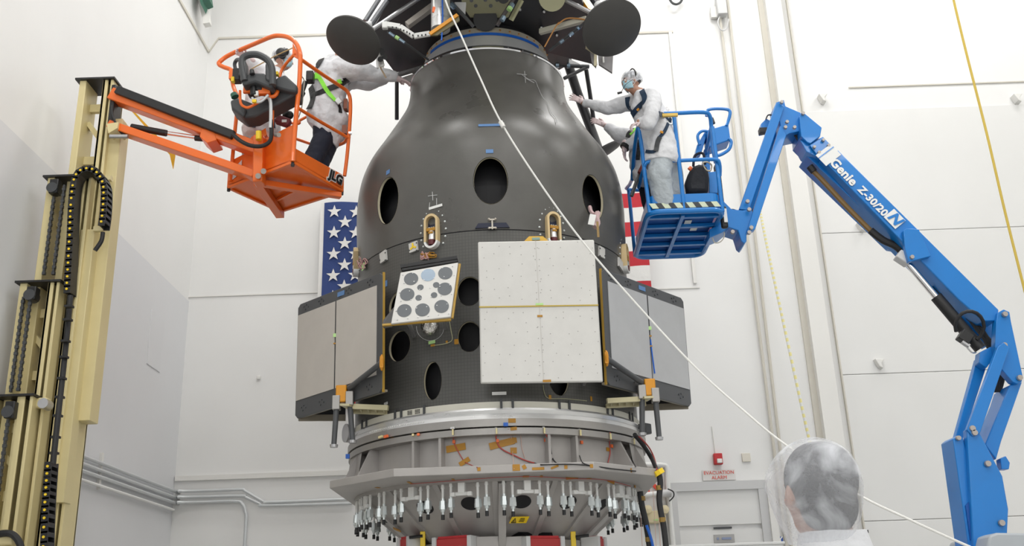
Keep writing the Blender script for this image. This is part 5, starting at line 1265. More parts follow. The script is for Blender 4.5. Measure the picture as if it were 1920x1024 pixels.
t1=bp_([(1813,806),(1820,800),(1832,802),(1880,893),(1891,955),(1889,1000),(1880,1040),(1826,1040)],YB-.24,.10,'turret_plate',bev=.01); pins([(1822,804),(1826,812),(1851,870),(1877,981)],YB-.25,t1,.03)
t2=bp_([(1787,823),(1796,816),(1806,820),(1826,905),(1834,1040),(1818,1040)],YB-.18,.30,'turret_side',ma=blue,bev=.01); pins([(1796,822)],YB-.19,t2,.024)
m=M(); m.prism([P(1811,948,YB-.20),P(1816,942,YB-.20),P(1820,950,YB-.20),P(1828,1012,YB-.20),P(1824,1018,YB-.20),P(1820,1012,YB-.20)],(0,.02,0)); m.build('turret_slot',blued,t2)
bp_([(1876,860),(1886,855),(1894,868),(1892,880),(1878,880)],YB-.1,.1,'turret_ear')
hd=M(); hd.prism([P(1850,1030,YB-.5),P(1856,1004,YB-.5),P(1870,999,YB-.5),P(1925,1000,YB-.5),P(1960,1030,YB-.5)],(0,.9,0)); hd.build('hood',mat('hood_grey',(.42,.45,.48),.4),BLF,bevel=.02)
tb=P(1870,1030,YB); M().box((tb.x+.2,YB,tb.z*.5+.15),(1.4,1.0,tb.z-.35)).build('turntable',blue,BLF,bevel=.04)
M().box((tb.x+.1,YB,.45),(1.9,1.1,.4)).build('chassis',greyp,BLF,bevel=.04)
for dx in(-.8,.9):
    for dy in(-.6,.6): M().cone((tb.x+dx,YB+dy-.1,.33),(tb.x+dx,YB+dy+.1,.33),.33,.33,28).build('wheel',rubber,BLF,smooth=True)
# basket
BZ=5.27
q=[PZ(*a,BZ) for a in((1219,396),(1354,395),(1316,481),(1189,480))]
x0b=(q[0].x+q[3].x)/2; x1b=(q[1].x+q[2].x)/2; y0b=(q[0].y+q[1].y)/2; y1b=(q[2].y+q[3].y)/2
def Bq(u,v,z): return V((x0b+(x1b-x0b)*u,y0b+(y1b-y0b)*v,z))
def rr4(z,r=.12,e=0,n=5):
    o=[]
    for (cx,cy,a0) in((x1b-r,y0b+r,-90),(x1b-r,y1b-r,0),(x0b+r,y1b-r,90),(x0b+r,y0b+r,180)):
        for i in range(n+1): a=radians(a0+90*i/n); o.append(V((cx+(r+e)*cos(a),cy+(r+e)*sin(a),z)))
    return o
bf=M().tube(rr4(BZ),.030,10,closed=True).build('basket_floor_frame',blue,BLF,smooth=True)
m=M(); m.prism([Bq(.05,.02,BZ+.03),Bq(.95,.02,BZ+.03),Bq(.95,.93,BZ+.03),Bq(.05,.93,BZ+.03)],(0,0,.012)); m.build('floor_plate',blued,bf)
m=M()
for v in(.12,.32,.52,.72,.92): m.beam(Bq(0,v,BZ+.005),Bq(1,v,BZ+.005),.045,.04)
m.beam(Bq(.47,.05,BZ-.01),Bq(.47,.98,BZ-.01),.04,.035); m.build('floor_bars',blue,bf,bevel=.004)
m=M(); [m.box(Bq(u,v,BZ+.02),(.07,.09,.006)) for u,v in((.60,.27),(.72,.42),(.90,.15))]; m.build('white_sticker',whitep,bf)
# toe board all round
zt_=up(Bq(.5,0,BZ),363).z
ro_=rr4(BZ,.12,-.01); ri_=rr4(BZ,.12,-.022); n_=len(ro_); m=M()
ps=[p+V((0,0,.03)) for p in ro_]+[V((p.x,p.y,zt_)) for p in ro_]; m.add(ps,[(i,(i+1)%n_,n_+(i+1)%n_,n_+i) for i in range(n_)])
tbm=m.build('toe_board',blue,BLF); md=tbm.modifiers.new('s','SOLIDIFY'); md.thickness=.008
# hazard stripes
hz=M(); L0=Bq(.06,0,BZ); L1=Bq(.97,0,BZ); nS=11
for i in range(nS*2):
    a=i/(nS*2); b=(i+1)/(nS*2); hz.k=(0,0,1)[0] if i%4<2 else 1
    for _ in(0,): 
        sh=.035; za_=BZ+.035; zb2=BZ+.092; p0=L0.lerp(L1,a);p1=L0.lerp(L1,b)
        hz.prism([V((p0.x+sh*0,y0b-.004,za_)),V((p1.x,y0b-.004,za_)),V((p1.x-sh,y0b-.004,zb2)),V((p0.x-sh,y0b-.004,zb2))],(0,.008,0))
hz.build('hazard_stripes',[mat('stripe_pale',(.62,.68,.50),.5),mat('stripe_dark',(.03,.035,.04),.5)],tbm)
HT=up(Bq(.3,0,BZ),211).z; HM=up(Bq(.3,0,BZ),300).z
def brail(pts,r=.022,name='guard_rail',k=0,par=BLF): return M().tube(pts,r,10,smooth=k).build(name,blue,par,smooth=True)
yo=y0b+.02
brail([Bq(-.05,.55,HT-.42),Bq(-.05,.30,HT-.25),Bq(-.02,.06,HT-.10),Bq(.06,.02,HT-.02),Bq(.18,.02,HT),Bq(.5,.02,HT),Bq(.88,.02,HT),Bq(.97,.04,HT-.03),Bq(1.0,.1,HT-.12),Bq(.99,.1,HT-.35),Bq(1.0,.08,HM)],.022,k=4)
brail([Bq(-.03,.3,HM-.12),Bq(0,.06,HM-.06),Bq(.08,.02,HM),Bq(.5,.02,HM),Bq(.95,.02,HM),Bq(1.03,.04,HM-.04),Bq(1.04,.1,HM-.14)],.020,k=4)
brail([Bq(-.02,.04,HT-.12),Bq(.0,.04,HM),Bq(.02,.02,BZ)],.021)
brail([Bq(.47,.02,HT),Bq(.48,.01,BZ)],.021); brail([Bq(1.0,.06,HT-.15),Bq(1.0,.04,BZ)],.021)
brail([Bq(-.02,.97,HT-.30),Bq(.0,.98,BZ)],.021); brail([Bq(-.05,.55,HT-.42),Bq(-.04,.8,HT-.34),Bq(-.02,.97,HT-.30),Bq(.5,1,HT-.30),Bq(1,.98,HT-.30),Bq(1.02,.5,HT-.2),Bq(1,.1,HT-.12)],.020,k=3)
brail([Bq(1,.98,HT-.30),Bq(1,.98,BZ)],.021)
m=M(); m.tube([P(1203,318,9.5),P(1192,345,9.5),P(1184,368,9.5)],.02,8); m.build('drop_bar',frameg,BLF); m=M(); m.box(P(1204,316,9.45),(.05,.05,.12),Matrix.Rotation(.5,3,'Y')); m.build('red_latch',mat('latch_maroon',(.20,.03,.02),.5),BLF)
m=M(); m.box(P(1256,216,9.12),(.16,.03,.03)); m.build('yellow_tape',mat('tape_amber2',(.75,.50,.10),.5),BLF)
# right-hand control box, loops and mount
Yk=9.75
cb=bp_([(1324,244),(1366,232),(1370,262),(1330,276)],Yk,.22,'control_box',bev=.012)
brail([P(1325,218,Yk),P(1327,207,Yk),P(1340,204,Yk),P(1362,205,Yk),P(1369,211,Yk),P(1365,228,Yk),P(1362,236,Yk)],.018,'control_guard',4)
brail([P(1312,272,Yk),P(1308,255,Yk),P(1316,246,Yk),P(1326,246,Yk)],.016,'control_guard',4); brail([P(1366,260,Yk),P(1371,266,Yk),P(1367,280,Yk),P(1352,290,Yk),P(1340,292,Yk)],.018,'control_guard',4)
bp_([(1307,272),(1322,246),(1326,250),(1316,284),(1304,288)],Yk+.05,.15,'control_cover'); bp_([(1320,280),(1330,276),(1334,360),(1322,362)],Yk+.1,.1,'control_post')
m=M(); m.cone(P(1334,222,Yk),P(1337,232,Yk),.022,.026,10); m.build('joystick',black,cb)
bp_([(1329,323),(1350,320),(1345,345),(1346,362),(1330,362)],Yk-.1,.14,'basket_mount')
m=M(); m.box(P(1348,350,Yk+.1),(.05,.1,.5)); m.build('mount_seal',black,BLF)
bp_([(1352,372),(1372,392),(1392,394),(1408,392),(1414,402),(1400,436),(1400,452),(1396,457),(1390,452),(1384,432),(1366,426),(1354,436),(1330,446),(1330,430),(1350,420),(1350,392)],YB-.12,.28,'jib_foot',bev=.008)
pins([(1401,379),(1404,394)],YB-.16,jl,.022); pins([(1408,428),(1404,437),(1373,436)],YB-.16,jl2,.022)
m=M(); m.box(P(1357,408,YB-.3),(.07,.06,.24)); m.build('rotator_cylinder',black,BLF,bevel=.02); m=M(); m.box(P(1360,404,YB-.34),(.035,.01,.15)); m.build('white_tag',whitep,BLF)
m=M(); m.tube([P(1336,446,YB-.2),P(1340,455,YB-.2),P(1350,454,YB-.2),P(1357,446,YB-.2),P(1358,436,YB-.2)],.006,6,smooth=4); m.build('thin_cable',mat('cord_grey',(.5,.48,.42),.6),BLF)
# tool bag hanging at the rail
t=empty('tool_bag',P(1308,361,9.6),'black tool bag hanging at the right end of the blue basket','bag')
M().prism([P(1297,312,9.45),P(1310,304,9.45),P(1328,308,9.45),P(1331,330,9.45),P(1330,361,9.45),P(1290,361,9.45),P(1286,344,9.45),P(1290,326,9.45)],(0,.28,0)).build('bag_body',mat('bag_black',(.012,.014,.02),.75,bump=.5,bscale=12),t,bevel=.05)
M().tube([P(1300,312,9.42),P(1303,292,9.42),P(1318,288,9.42),P(1322,308,9.42)],.014,8,smooth=4).build('bag_strap',navyc,t,smooth=True)
M().tube([P(1318,306,9.36),P(1326,304,9.36),P(1334,310,9.36),P(1332,320,9.36),P(1324,318,9.36)],.008,6,smooth=4,closed=True).build('carabiner',mat('carabiner',(.60,.52,.38),.3,.8),t,smooth=True)
M().cone(P(1292,318,9.42),P(1296,314,9.42),.02,.02,10).build('orange_tag',mat('splice_orange',(.9,.18,.05),.5),t)
# ---------------------------------------------------------------- people
def hand(m,w,d,pn,curl=.25,thumb=1,s=1.0,spread=.16):
    """w wrist, d direction of the fingers, pn palm normal (side the fingers curl to)"""
    w=V(w); d=V(d).normalized(); pn=V(pn); pn=(pn-d*pn.dot(d)).normalized(); sd=d.cross(pn).normalized()*thumb
    m.cap(w-d*.06*s,.031*s,w,.029*s); m.cap(w,.028*s,w+d*.03*s,.028*s)
    for k in(-1.2,-.4,.4,1.2): m.cap(w+d*.02*s+sd*k*.012*s,.015*s,w+d*.088*s+sd*k*.019*s,.0125*s,10)
    for k,L in((1.2,.070),(.4,.080),(-.4,.074),(-1.2,.058)):
        p=w+d*.088*s+sd*k*.019*s; a=k*spread/1.2; dd=(d*cos(a)+sd*sin(a)).normalized(); c=curl*(1+.15*(1.2-k)); ang=0; r=.0098*s
        for j,f in enumerate((.45,.32,.23)):
            ang+=c*(.8 if j==0 else 1.1); q=p+(dd*cos(ang)+pn*sin(ang))*L*f*s; m.cap(p,r,q,r*.92,8); p=q; r*=.92
    p=w+d*.022*s+sd*.020*s; q=p+(d*.6+sd*.75+pn*.15).normalized()*.042*s; m.cap(p,.0145*s,q,.0115*s,8); r2=q+(d*.85+sd*.35+pn*.35).normalized()*.034*s; m.cap(q,.0115*s,r2,.0095*s,8)
def head_caps(m,c,f,u,s=1.0):
    """head with brow, nose, jaw, ears; c centre, f facing, u up"""
    f=V(f).normalized(); u=V(u); u=(u-f*u.dot(f)).normalized(); r=f.cross(u).normalized(); R=Matrix((r,f,u)).transposed()
    E=lambda x,y,z,a,b,e: m.ell(c+R@V((x*s,y*s,z*s)),(a*s,b*s,e*s),R,16,12)
    E(0,-.012,.03,.076,.096,.09); E(0,.02,-.01,.064,.075,.085); E(0,.035,-.065,.045,.05,.045); E(0,.055,-.085,.022,.025,.02)
    E(0,.092,-.015,.012,.018,.026); E(0,.104,-.03,.015,.013,.011); E(0,.080,.022,.052,.016,.012); E(0,.082,-.058,.024,.014,.010)
    for k in(-1,1): E(k*.079,-.008,-.01,.010,.020,.033); E(k*.03,.075,-.02,.022,.02,.02)
    return R
def eyes(par,c,R,s,ma_w,ma_d):
    m=M(); [m.ell(c+R@V((k*.031*s,.083*s,.004*s)),.0125*s,seg=12,rings=8) for k in(-1,1)]; e=m.build('eyes',ma_w,par,smooth=True)
    m=M(); [m.ell(c+R@V((k*.031*s,.0925*s,.004*s)),.0055*s,seg=8,rings=6) for k in(-1,1)]; m.build('iris',ma_d,e,smooth=True)
eyew=mat('eye_white',(.8,.8,.78),.3); eyed=mat('eye_dark',(.02,.015,.01),.2)
def chaincap(m,pts,rs):
    for i in range(len(pts)-1): m.cap(pts[i],rs[i],pts[i+1],rs[i+1])
def netcap(par,c,R,s=1.0,ma=net,dz=0,back=0):
    m=M(); 
    def bump(i): return 1
    m.ell(c+R@V((0,(-.02+back)*s,(.038+dz)*s)),(.097*s,.118*s,.098*s),R,40,26)
    rr=random.Random(5)
    cut=c+R@V((0,0,-.02*s)); keep=[]
    upv=R@V((0,.35,1)).normalized()
    fs=[];mi=[]
    for f in m.f:
        ctr=sum((m.v[i] for i in f),V((0,0,0)))/len(f)
        if (ctr-cut).dot(upv)>-.012*s: fs.append(f);mi.append(0)
    m.f=fs; m.mi=mi
    o=m.build('hairnet',ma,par,smooth=True,disp=.02)
    return o
# --- man with face mask in the blue basket
def person(name_loc,label): return empty('person',name_loc,label,'person')
ya=9.28
pA=person(Bq(.35,.3,BZ+.04),'person in white coverall and blue face mask standing in the blue basket')
hc=P(1183,155,ya-.02); fwd=V((-.93,-.30,-.08))
B_=M(); RA=head_caps(B_,hc,fwd,V((-.10,0,1)),.98)
sh_f=P(1192,190,ya+.22); sh_n=P(1221,184,ya-.12); chest=P(1210,205,ya+.03); pel=P(1242,278,ya+.08)
hip=pel; kL=P(1236,330,ya+.0); kR=P(1258,330,ya+.18); fL=V((kL.x+.03,kL.y+.05,BZ+.16)); fR=V((kR.x+.02,kR.y,BZ+.16))
elF=P(1140,203,ya+.28); wrF=P(1092,192,ya+.36); elN=P(1216,232,ya-.25); wrN=P(1198,228,9.05)
B_.cap(hc+V((.02,.0,-.08)),.052,P(1199,176,ya+.02),.058)
chaincap(B_,[P(1199,176,ya+.02),chest,P(1228,240,ya+.05),pel],[.07,.13,.125,.13])
chaincap(B_,[chest,sh_f,elF,wrF],[.08,.06,.042,.028]); chaincap(B_,[chest,sh_n,elN,wrN],[.08,.06,.042,.028])
chaincap(B_,[pel,kL,fL],[.11,.075,.05]); chaincap(B_,[pel,kR,fR],[.11,.075,.05])
for k in(fL,fR): B_.cap(k+V((0,0,-.06)),.042,k+V((-.09,.0,-.075)),.035)
bodyA=B_.build('body',skind,pA,remesh=.0085)
eyes(bodyA,hc,RA,.98,eyew,eyed)
m=M(); R_=RA
m.ell(hc+R_@V((0,.012,-.055)),(.045,.03,.03),R_)
m=M(); [m.ell(hc+R_@V((k*.03,.085,.026)),(.020,.006,.005),R_,10,6) for k in(-1,1)]; m.build('eyebrows',hair,pA,smooth=True)
m=M(); m.ell(hc+R_@V((0,-.022,.045)),(.082,.100,.088),R_,28,18); m.build('hair',hair,pA,smooth=True)
def facemask(par,c,R,s=1.0):
    m=M(); n=14; ps=[]
    for j in range(9):
        v=j/8; z=.008-.105*v; 
        for i in range(n+1):
            a=radians(-72+144*i/n); w=(.074-.012*abs(v-.5)*2)*s; dep=(.112+.02*sin(pi*v)-.035*v)*s
            ps.append(c+R@V((w*sin(a)*1.05,dep*cos(a)-.012,z*s)))
    m.add(ps,[(j*(n+1)+i,j*(n+1)+i+1,(j+1)*(n+1)+i+1,(j+1)*(n+1)+i) for j in range(8) for i in range(n)])
    o=m.build('face_mask',mask,par,smooth=True); md=o.modifiers.new('s','SOLIDIFY'); md.thickness=.003
    m=M()
    for k in(-1,1):
        for z in(.0,-.085): m.tube([c+R@V((k*.072*s,.03*s,z*s)),c+R@V((k*.083*s,.0,z*.6*s)),c+R@V((k*.086*s,-.015*s,-.012*s))],.002,5,smooth=3)
    m.build('mask_loop',whitep,o)
facemask(pA,hc,RA,.98)
netcap(pA,hc,RA,1.0)
# headset
def headset(par,c,R,s=1.0,mic=None,side=1):
    m=M(); m.tube([c+R@V((.095*s*cos(a),-.01*s,.035*s+.10*s*sin(a))) for a in [radians(q) for q in range(-5,190,15)]],.007,6); 
    h=m.build('headset',black,par,smooth=True)
    for k in(-1,1): M().cone(c+R@V((k*.078*s,-.005*s,.0)),c+R@V((k*.108*s,-.005*s,.0)),.036*s,.033*s,18).build('ear_cup',black,h,smooth=True)
    return h
hs=M(); hs.tube([hc+R_@V((-.088,-.015,.02)),hc+R_@V((-.098,-.02,.06)),hc+R_@V((-.088,-.02,.10)),hc+R_@V((-.05,-.02,.14)),hc+R_@V((0,-.02,.152)),hc+R_@V((.06,-.02,.14))],.007,6,smooth=4)
hs=hs.build('headset',black,pA,smooth=True); M().box(hc+R_@V((-.106,-.03,.055)),(.03,.012,.03),R_).build('ear_piece',whitep,hs,bevel=.005)
m=M(); m.tube([hc+R_@V((-.09,.02,-.02)),hc+R_@V((-.10,.12,-.09)),P(1165,173,ya-.1)],.003,5,smooth=3); m.cone(P(1166,173,ya-.1),P(1158,175,ya-.1),.011,.013,8); m.build('microphone',black,hs,smooth=True)
# coverall coat
def coat(par,parts,name='coverall',ma=suit,vox=.014,disp=.035,hem=None):
    m=M(); [chaincap(m,p,r) for p,r in parts]; o=m._build(name,ma,par,remesh=vox,disp=disp)
    if hem:
        a,b=hem; n=(b-a).cross(V((0,1,0))); n=n if n.z<0 else -n; w=ORG[o.name]
        bm=bmesh.new(); bm.from_mesh(o.data); r=bmesh.ops.bisect_plane(bm,geom=bm.verts[:]+bm.edges[:]+bm.faces[:],plane_co=a-w,plane_no=n,clear_outer=True)
        bmesh.ops.holes_fill(bm,edges=[e for e in bm.edges if e.is_boundary],sides=0); bm.to_mesh(o.data); bm.free()
    return o
coatA=coat(pA,[([P(1202,181,ya+.0),P(1210,205,ya+.02),P(1226,240,ya+.05),P(1238,275,ya+.08),P(1240,298,ya+.08)],[.085,.158,.165,.195,.205]),
 ([P(1217,186,ya+.12),P(1232,232,ya+.14),P(1243,280,ya+.14),P(1245,300,ya+.12)],[.11,.155,.175,.18]),
 ([chest,sh_f,elF,P(1098,193,ya+.355)],[.12,.105,.075,.048]),([P(1214,190,ya),sh_n,P(1222,212,ya-.26),elN,P(1202,230,9.07)],[.13,.11,.085,.078,.05]),
 ([P(1196,180,ya+.16),P(1213,180,ya-.1)],[.065,.07])],hem=(P(1198,300,ya),P(1276,306,ya)))
for kk in(kL,kR): pass
coat(pA,[([pel,kL,fL+V((0,0,-.02))],[.15,.125,.115]),([pel,kR,fR+V((0,0,-.02))],[.15,.13,.12])],'trousers',suitg,.014,.035)
for k in(fL,fR): M().cap(k+V((.01,0,-.065)),.055,k+V((-.10,.0,-.08)),.045).build('shoe_cover',suit,pA,remesh=.01)
m=M(); hand(m,P(1094,192,ya+.36),P(1066,178,ya+.36)-P(1094,192,ya+.36),V((-.2,.9,.0)),.12,-1,1.05,.28); m.build('glove',glove,pA,remesh=.0045)
m=M(); hand(m,P(1201,229,9.07),V((-.55,-.1,-.25)),V((-.1,.3,-.9)),.55,1,1.05); m.build('glove',glove,pA,remesh=.0045)
m=M(); m.tube([P(1207,226,9.09),P(1203,234,9.06)],.052,10); m.build('cuff_band',black,pA,smooth=True)
BA=bvh_of(coatA)
m=M(); ribbon(m,BA,[(1203,157),(1204,170),(1209,182),(1207,192),(1196,203),(1186,216)],.06); ribbon(m,BA,[(1177,183),(1178,196),(1183,207),(1190,216)],.055); ribbon(m,BA,[(1236,214),(1250,220),(1262,233),(1268,246)],.06); ribbon(m,BA,[(1252,232),(1244,250),(1234,262),(1229,284),(1212,284)],.035)
h=m.build('harness',navystrap,pA)
m=M(); ribbon(m,BA,[(1238,258),(1234,266),(1232,276),(1230,284)],.05,.012); m.build('harness_webbing',dgrey,h)
c=hit(BA,1256,229,.02)[0] or P(1256,229,ya-.15); m=M(); m.tube([c+V((.045*cos(t),-.015,.045*sin(t))) for t in [2*pi*i/20 for i in range(20)]],.010,8,closed=True); m.build('dee_ring',zinc,h,smooth=True)
m=M(); decal(m,BA,1198,206,5,4,.012,.5,.014); decal(m,BA,1240,249,6,4,.012,-.5,.014); 
if m.v: m.build('amber_buckle',kaptonb,h)
# --- second person, crouched behind
yb=9.95
pB=person(Bq(.2,.75,BZ+.04),'person in white coverall crouched behind the masked person in the blue basket')
m=M(); hcB=P(1238,222,yb+.05); RB=head_caps(m,hcB,V((-.8,.2,-.5)),V((-.3,0,1)),.98)
chB=P(1225,250,yb); plB=P(1222,305,yb+.05)
chaincap(m,[hcB+V((0,0,-.08)),chB,plB],[.055,.13,.13])
elB=P(1160,252,yb-.05); wB=P(1132,234,yb-.02); el2=P(1196,262,yb-.2); w2=P(1172,277,yb-.22)
chaincap(m,[chB,P(1205,262,yb-.05),elB,wB],[.08,.06,.042,.028]); chaincap(m,[chB,P(1212,258,yb-.15),el2,w2],[.08,.06,.042,.028])
kB1=P(1226,350,yb); kB2=P(1212,345,yb+.1); f1=V((kB1.x+.02,kB1.y+.02,BZ+.16)); f2=V((kB2.x+.06,kB2.y+.02,BZ+.16))
chaincap(m,[plB,kB1,f1],[.11,.08,.05]); chaincap(m,[plB,kB2,f2],[.11,.08,.05])
for k in(f1,f2): m.cap(k+V((0,0,-.06)),.042,k+V((-.07,.0,-.075)),.035)
m.build('body',skin,pB,remesh=.0085)
cB=coat(pB,[([P(1232,238,yb),chB,P(1215,290,yb),P(1214,318,yb)],[.09,.16,.18,.19]),([P(1205,262,yb-.05),P(1190,262,yb-.05),elB,P(1140,240,yb-.03)],[.13,.12,.085,.055]),([P(1205,262,yb-.05),P(1200,290,yb-.1),P(1206,330,yb-.06)],[.12,.13,.12]),([P(1212,258,yb-.15),el2,P(1178,273,yb-.22)],[.11,.08,.055])])
coat(pB,[([plB,kB1,f1],[.125,.10,.085]),([plB,kB2,f2],[.125,.10,.085])],'trousers',navyc,.014,.015)
for k in(f1,f2): M().cap(k+V((.01,0,-.065)),.055,k+V((-.07,.0,-.08)),.045).build('shoe_cover',suit,pB,remesh=.01)
m=M(); hand(m,P(1134,235,yb-.02),V((-.75,-.2,.33)),V((0,.9,-.2)),.25,-1,1.05,.2); m.build('glove',glove,pB,remesh=.0045)
m=M(); hand(m,P(1171,277,yb-.22),V((-.1,0,-1)),V((.5,-.2,0)),.22,1,1.05); m.build('glove',glove,pB,remesh=.0045)
m=M(); m.tube([P(1174,273,yb-.22),P(1170,278,yb-.22)],.056,10); m.build('wrist_band',black,pB,smooth=True)
netcap(pB,hcB,RB)
bb=bvh_of(cB); m=M(); ribbon(m,bb,[(1192,235),(1188,243),(1180,250),(1177,258)],.05); ribbon(m,bb,[(1196,262),(1197,280),(1196,300)],.045); hb=m.build('harness',black,pB) if m.v else None
m=M(); ribbon(m,bb,[(1193,240),(1188,248),(1182,253)],.022,.014); ribbon(m,bb,[(1207,270),(1206,280),(1208,290)],.03,.014)
if m.v: m.build('hiviz_webbing',hiviz,pB)
# --- person at the console in the orange basket
def ob_(u,v): return G[0].lerp(G[1],u)+(G[3]-G[0])*v
yc=9.62
pC=person(V((P(500,300,yc).x,yc,OZ+.05)),'person with black ear defenders and blue mask behind the orange basket console')
hC=P(532,113,yc); m=M(); RC=head_caps(m,hC,V((.95,.12,-.12)),V((.05,0,1)),.98)
chC=P(505,146,yc); plC=P(495,212,yc+.02)
m.cap(hC+V((-.02,0,-.09)),.052,P(517,134,yc),.06)
chaincap(m,[P(517,134,yc),chC,plC],[.07,.13,.13])
sC=P(488,138,yc-.08); eC=P(470,120,9.45); wC=P(460,104,9.35)
chaincap(m,[chC,sC,eC,wC],[.08,.06,.042,.028]); sC2=P(520,150,yc-.15); eC2=P(522,180,yc-.25); wC2=P(545,176,9.15)
chaincap(m,[chC,sC2,eC2],[.08,.06,.042])
kC=[V((plC.x+d,plC.y+e,OZ+.5)) for d,e in((-.09,-.05),(.09,.05))]
for k in kC: f=V((k.x,k.y,OZ+.12)); chaincap(m,[plC,k,f],[.11,.075,.05]); m.cap(f+V((0,0,-.05)),.04,f+V((.15,0,-.07)),.032)
bC=m.build('body',skin,pC,remesh=.0085); eyes(bC,hC,RC,.98,eyew,eyed)
facemask(pC,hC,RC,.98); netcap(pC,hC,RC)
m=M(); m.ell(hC+RC@V((0,-.022,.045)),(.082,.100,.088),RC,28,18); m.build('hair',hair,pC,smooth=True)
hh=headset(pC,hC,RC,1.05); M().ell(hC+RC@V((.105,-.02,.03)),(.03,.06,.06),RC).build('ear_defender',black,hh,smooth=True); M().ell(hC+RC@V((.09,.03,.06)),(.03,.03,.04),RC).build('ear_defender',black,hh,smooth=True)
cC=coat(pC,[([P(520,136,yc),chC,P(500,180,yc),plC,P(490,245,yc)],[.075,.155,.17,.19,.205]),([chC,P(488,140,yc-.06),P(474,122,9.45),P(463,108,9.37)],[.14,.12,.08,.05]),([chC,sC2,eC2,P(540,178,9.2)],[.13,.10,.08,.055]),([P(480,150,yc),P(485,220,yc)],[.12,.15])])
coat(pC,[([plC,k,V((k.x,k.y,OZ+.12))],[.14,.11,.10]) for k in kC],'trousers',suitg,.014,.02)
m=M(); hand(m,P(464,108,9.37),V((-.3,-.12,.16)),V((.1,-.8,-.6)),.6,1,1.05); m.build('glove',glove,pC,remesh=.0045)
m=M(); hand(m,P(538,178,9.2),V((.6,-.4,.1)),V((0,0,-1)),.5,-1,1.05); m.build('glove',glove,pC,remesh=.0045)
bc=bvh_of(cC); m=M(); ribbon(m,bc,[(508,205),(510,220),(512,240)],.05); ribbon(m,bc,[(468,235),(480,238)],.03)
if m.v: m.build('harness',navystrap,pC)
m=M(); m.box(P(531,228,9.3),(.16,.1,.09),Matrix.Rotation(.4,3,'Y')); m.build('belt_pouch',mat('pouch_maroon',(.20,.04,.05),.6),pC,bevel=.02); m=M(); m.box(P(533,227,9.24),(.05,.01,.03)); m.build('pouch_label',whitep,pC)
M().ell(P(540,216,9.35),(.06,.05,.05)).build('belt_coil',black,pC,smooth=True)
# --- person leaning and reaching to the body from the orange basket
yd=9.75
pD=person(V((P(590,300,yd).x,yd,OZ+.05)),'person in green and black harness leaning out of the orange basket, arm stretched')
hD=P(648,84,yd-.05); m=M(); RD=head_caps(m,hD,V((.85,.1,-.5)),V((.45,0,1)),.98)
sD=P(650,128,yd-.12); chD=P(630,140,yd); plD=P(612,225,yd)
m.cap(hD+V((-.05,0,-.08)),.052,P(632,118,yd),.06); chaincap(m,[P(632,118,yd),chD,plD],[.07,.14,.13])
eD=P(700,138,yd-.05); wD=P(744,145,yd+.0)
chaincap(m,[chD,sD,eD,wD],[.08,.06,.042,.028]); sD2=P(655,150,yd+.3); eD2=P(692,158,yd+.35); wD2=P(728,148,yd+.42); chaincap(m,[chD,sD2,eD2,wD2],[.08,.06,.045,.03])
k1=P(606,262,yd-.04); f1=PZ(574,322,OZ+.13); k2_=P(622,258,yd+.15); f2=PZ(592,334,OZ+.13)
chaincap(m,[plD,k1,f1],[.12,.08,.05]); chaincap(m,[plD,k2_,f2],[.12,.08,.05])
for k in(f1,f2): m.cap(k+V((0,0,-.05)),.04,k+V((.15,0,-.07)),.032)
m.build('body',skin,pD,remesh=.0085)
cD=coat(pD,[([P(634,112,yd),P(626,140,yd),P(618,180,yd),P(612,225,yd+.02),P(612,248,yd+.02)],[.085,.17,.18,.195,.17]),([P(598,215,yd),P(594,245,yd)],[.14,.09]),([P(636,225,yd),P(636,258,yd+.05)],[.12,.06]),([P(645,130,yd-.05),P(672,132,yd-.12),P(705,140,yd-.05),P(738,144,yd)],[.16,.115,.088,.062]),([P(645,150,yd+.2),sD2,eD2,P(722,149,yd+.41)],[.14,.11,.075,.055]),([P(622,112,yd),P(608,130,yd),P(603,160,yd),P(601,195,yd),P(606,240,yd)],[.07,.10,.11,.12,.14]),([P(612,225,yd),P(618,250,yd+.03),P(618,264,yd+.03)],[.18,.14,.12])],hem=(P(584,236,yd),P(625,270,yd)))
coat(pD,[([P(610,235,yd),k1,f1],[.14,.115,.09]),([P(616,235,yd+.05),k2_,f2],[.13,.10,.08])],'trousers',navyc,.014,.015)
m=M(); hand(m,P(732,149,yd+.42),V((1,.1,-.1)),V((0,.3,-1)),.3,-1,1.05); m.build('glove',glove,pD,remesh=.0045)
m=M(); hand(m,P(744,146,yd),P(772,157,yd+.08)-P(744,146,yd),V((0,.3,-1)),.16,1,1.12,.24); m.build('glove',glove,pD,remesh=.0045)
netcap(pD,hD,RD)
bd_=bvh_of(cD); m=M(); ribbon(m,bd_,[(622,96),(608,106),(598,120),(590,135),(584,150)],.075); ribbon(m,bd_,[(584,180),(600,174),(618,166),(634,160),(650,152)],.06); ribbon(m,bd_,[(582,150),(584,166),(588,184),(580,205)],.09); ribbon(m,bd_,[(634,196),(637,204),(638,212)],.04); ribbon(m,bd_,[(645,146),(650,152),(655,157)],.05)
h=m.build('harness',black,pD)
m=M(); ribbon(m,bd_,[(614,97),(601,107),(592,120),(588,132)],.025,.014); ribbon(m,bd_,[(592,140),(600,146),(608,162),(618,178),(628,190)],.045,.014); ribbon(m,bd_,[(582,142),(592,146),(602,144)],.05,.014); ribbon(m,bd_,[(634,150),(637,158)],.05,.014); m.build('hiviz_webbing',hiviz,h)
m=M(); q=hit(bd_,632,191,.03)[0]; 
if q: m.box(q,(.07,.02,.06),Matrix.Rotation(.9,3,'Y')); m.build('buckle',zinc,h,bevel=.006)
m=M(); q=P(582,145,yd-.2); m.box(q,(.08,.1,.12)); m.cone(q+V((-.05,0,-.05)),P(566,172,yd-.2),.03,.03,8); m.cone(P(566,172,yd-.2),P(560,188,yd-.2),.045,.03,10); m.build('lanyard_reel',black,h,bevel=.01)
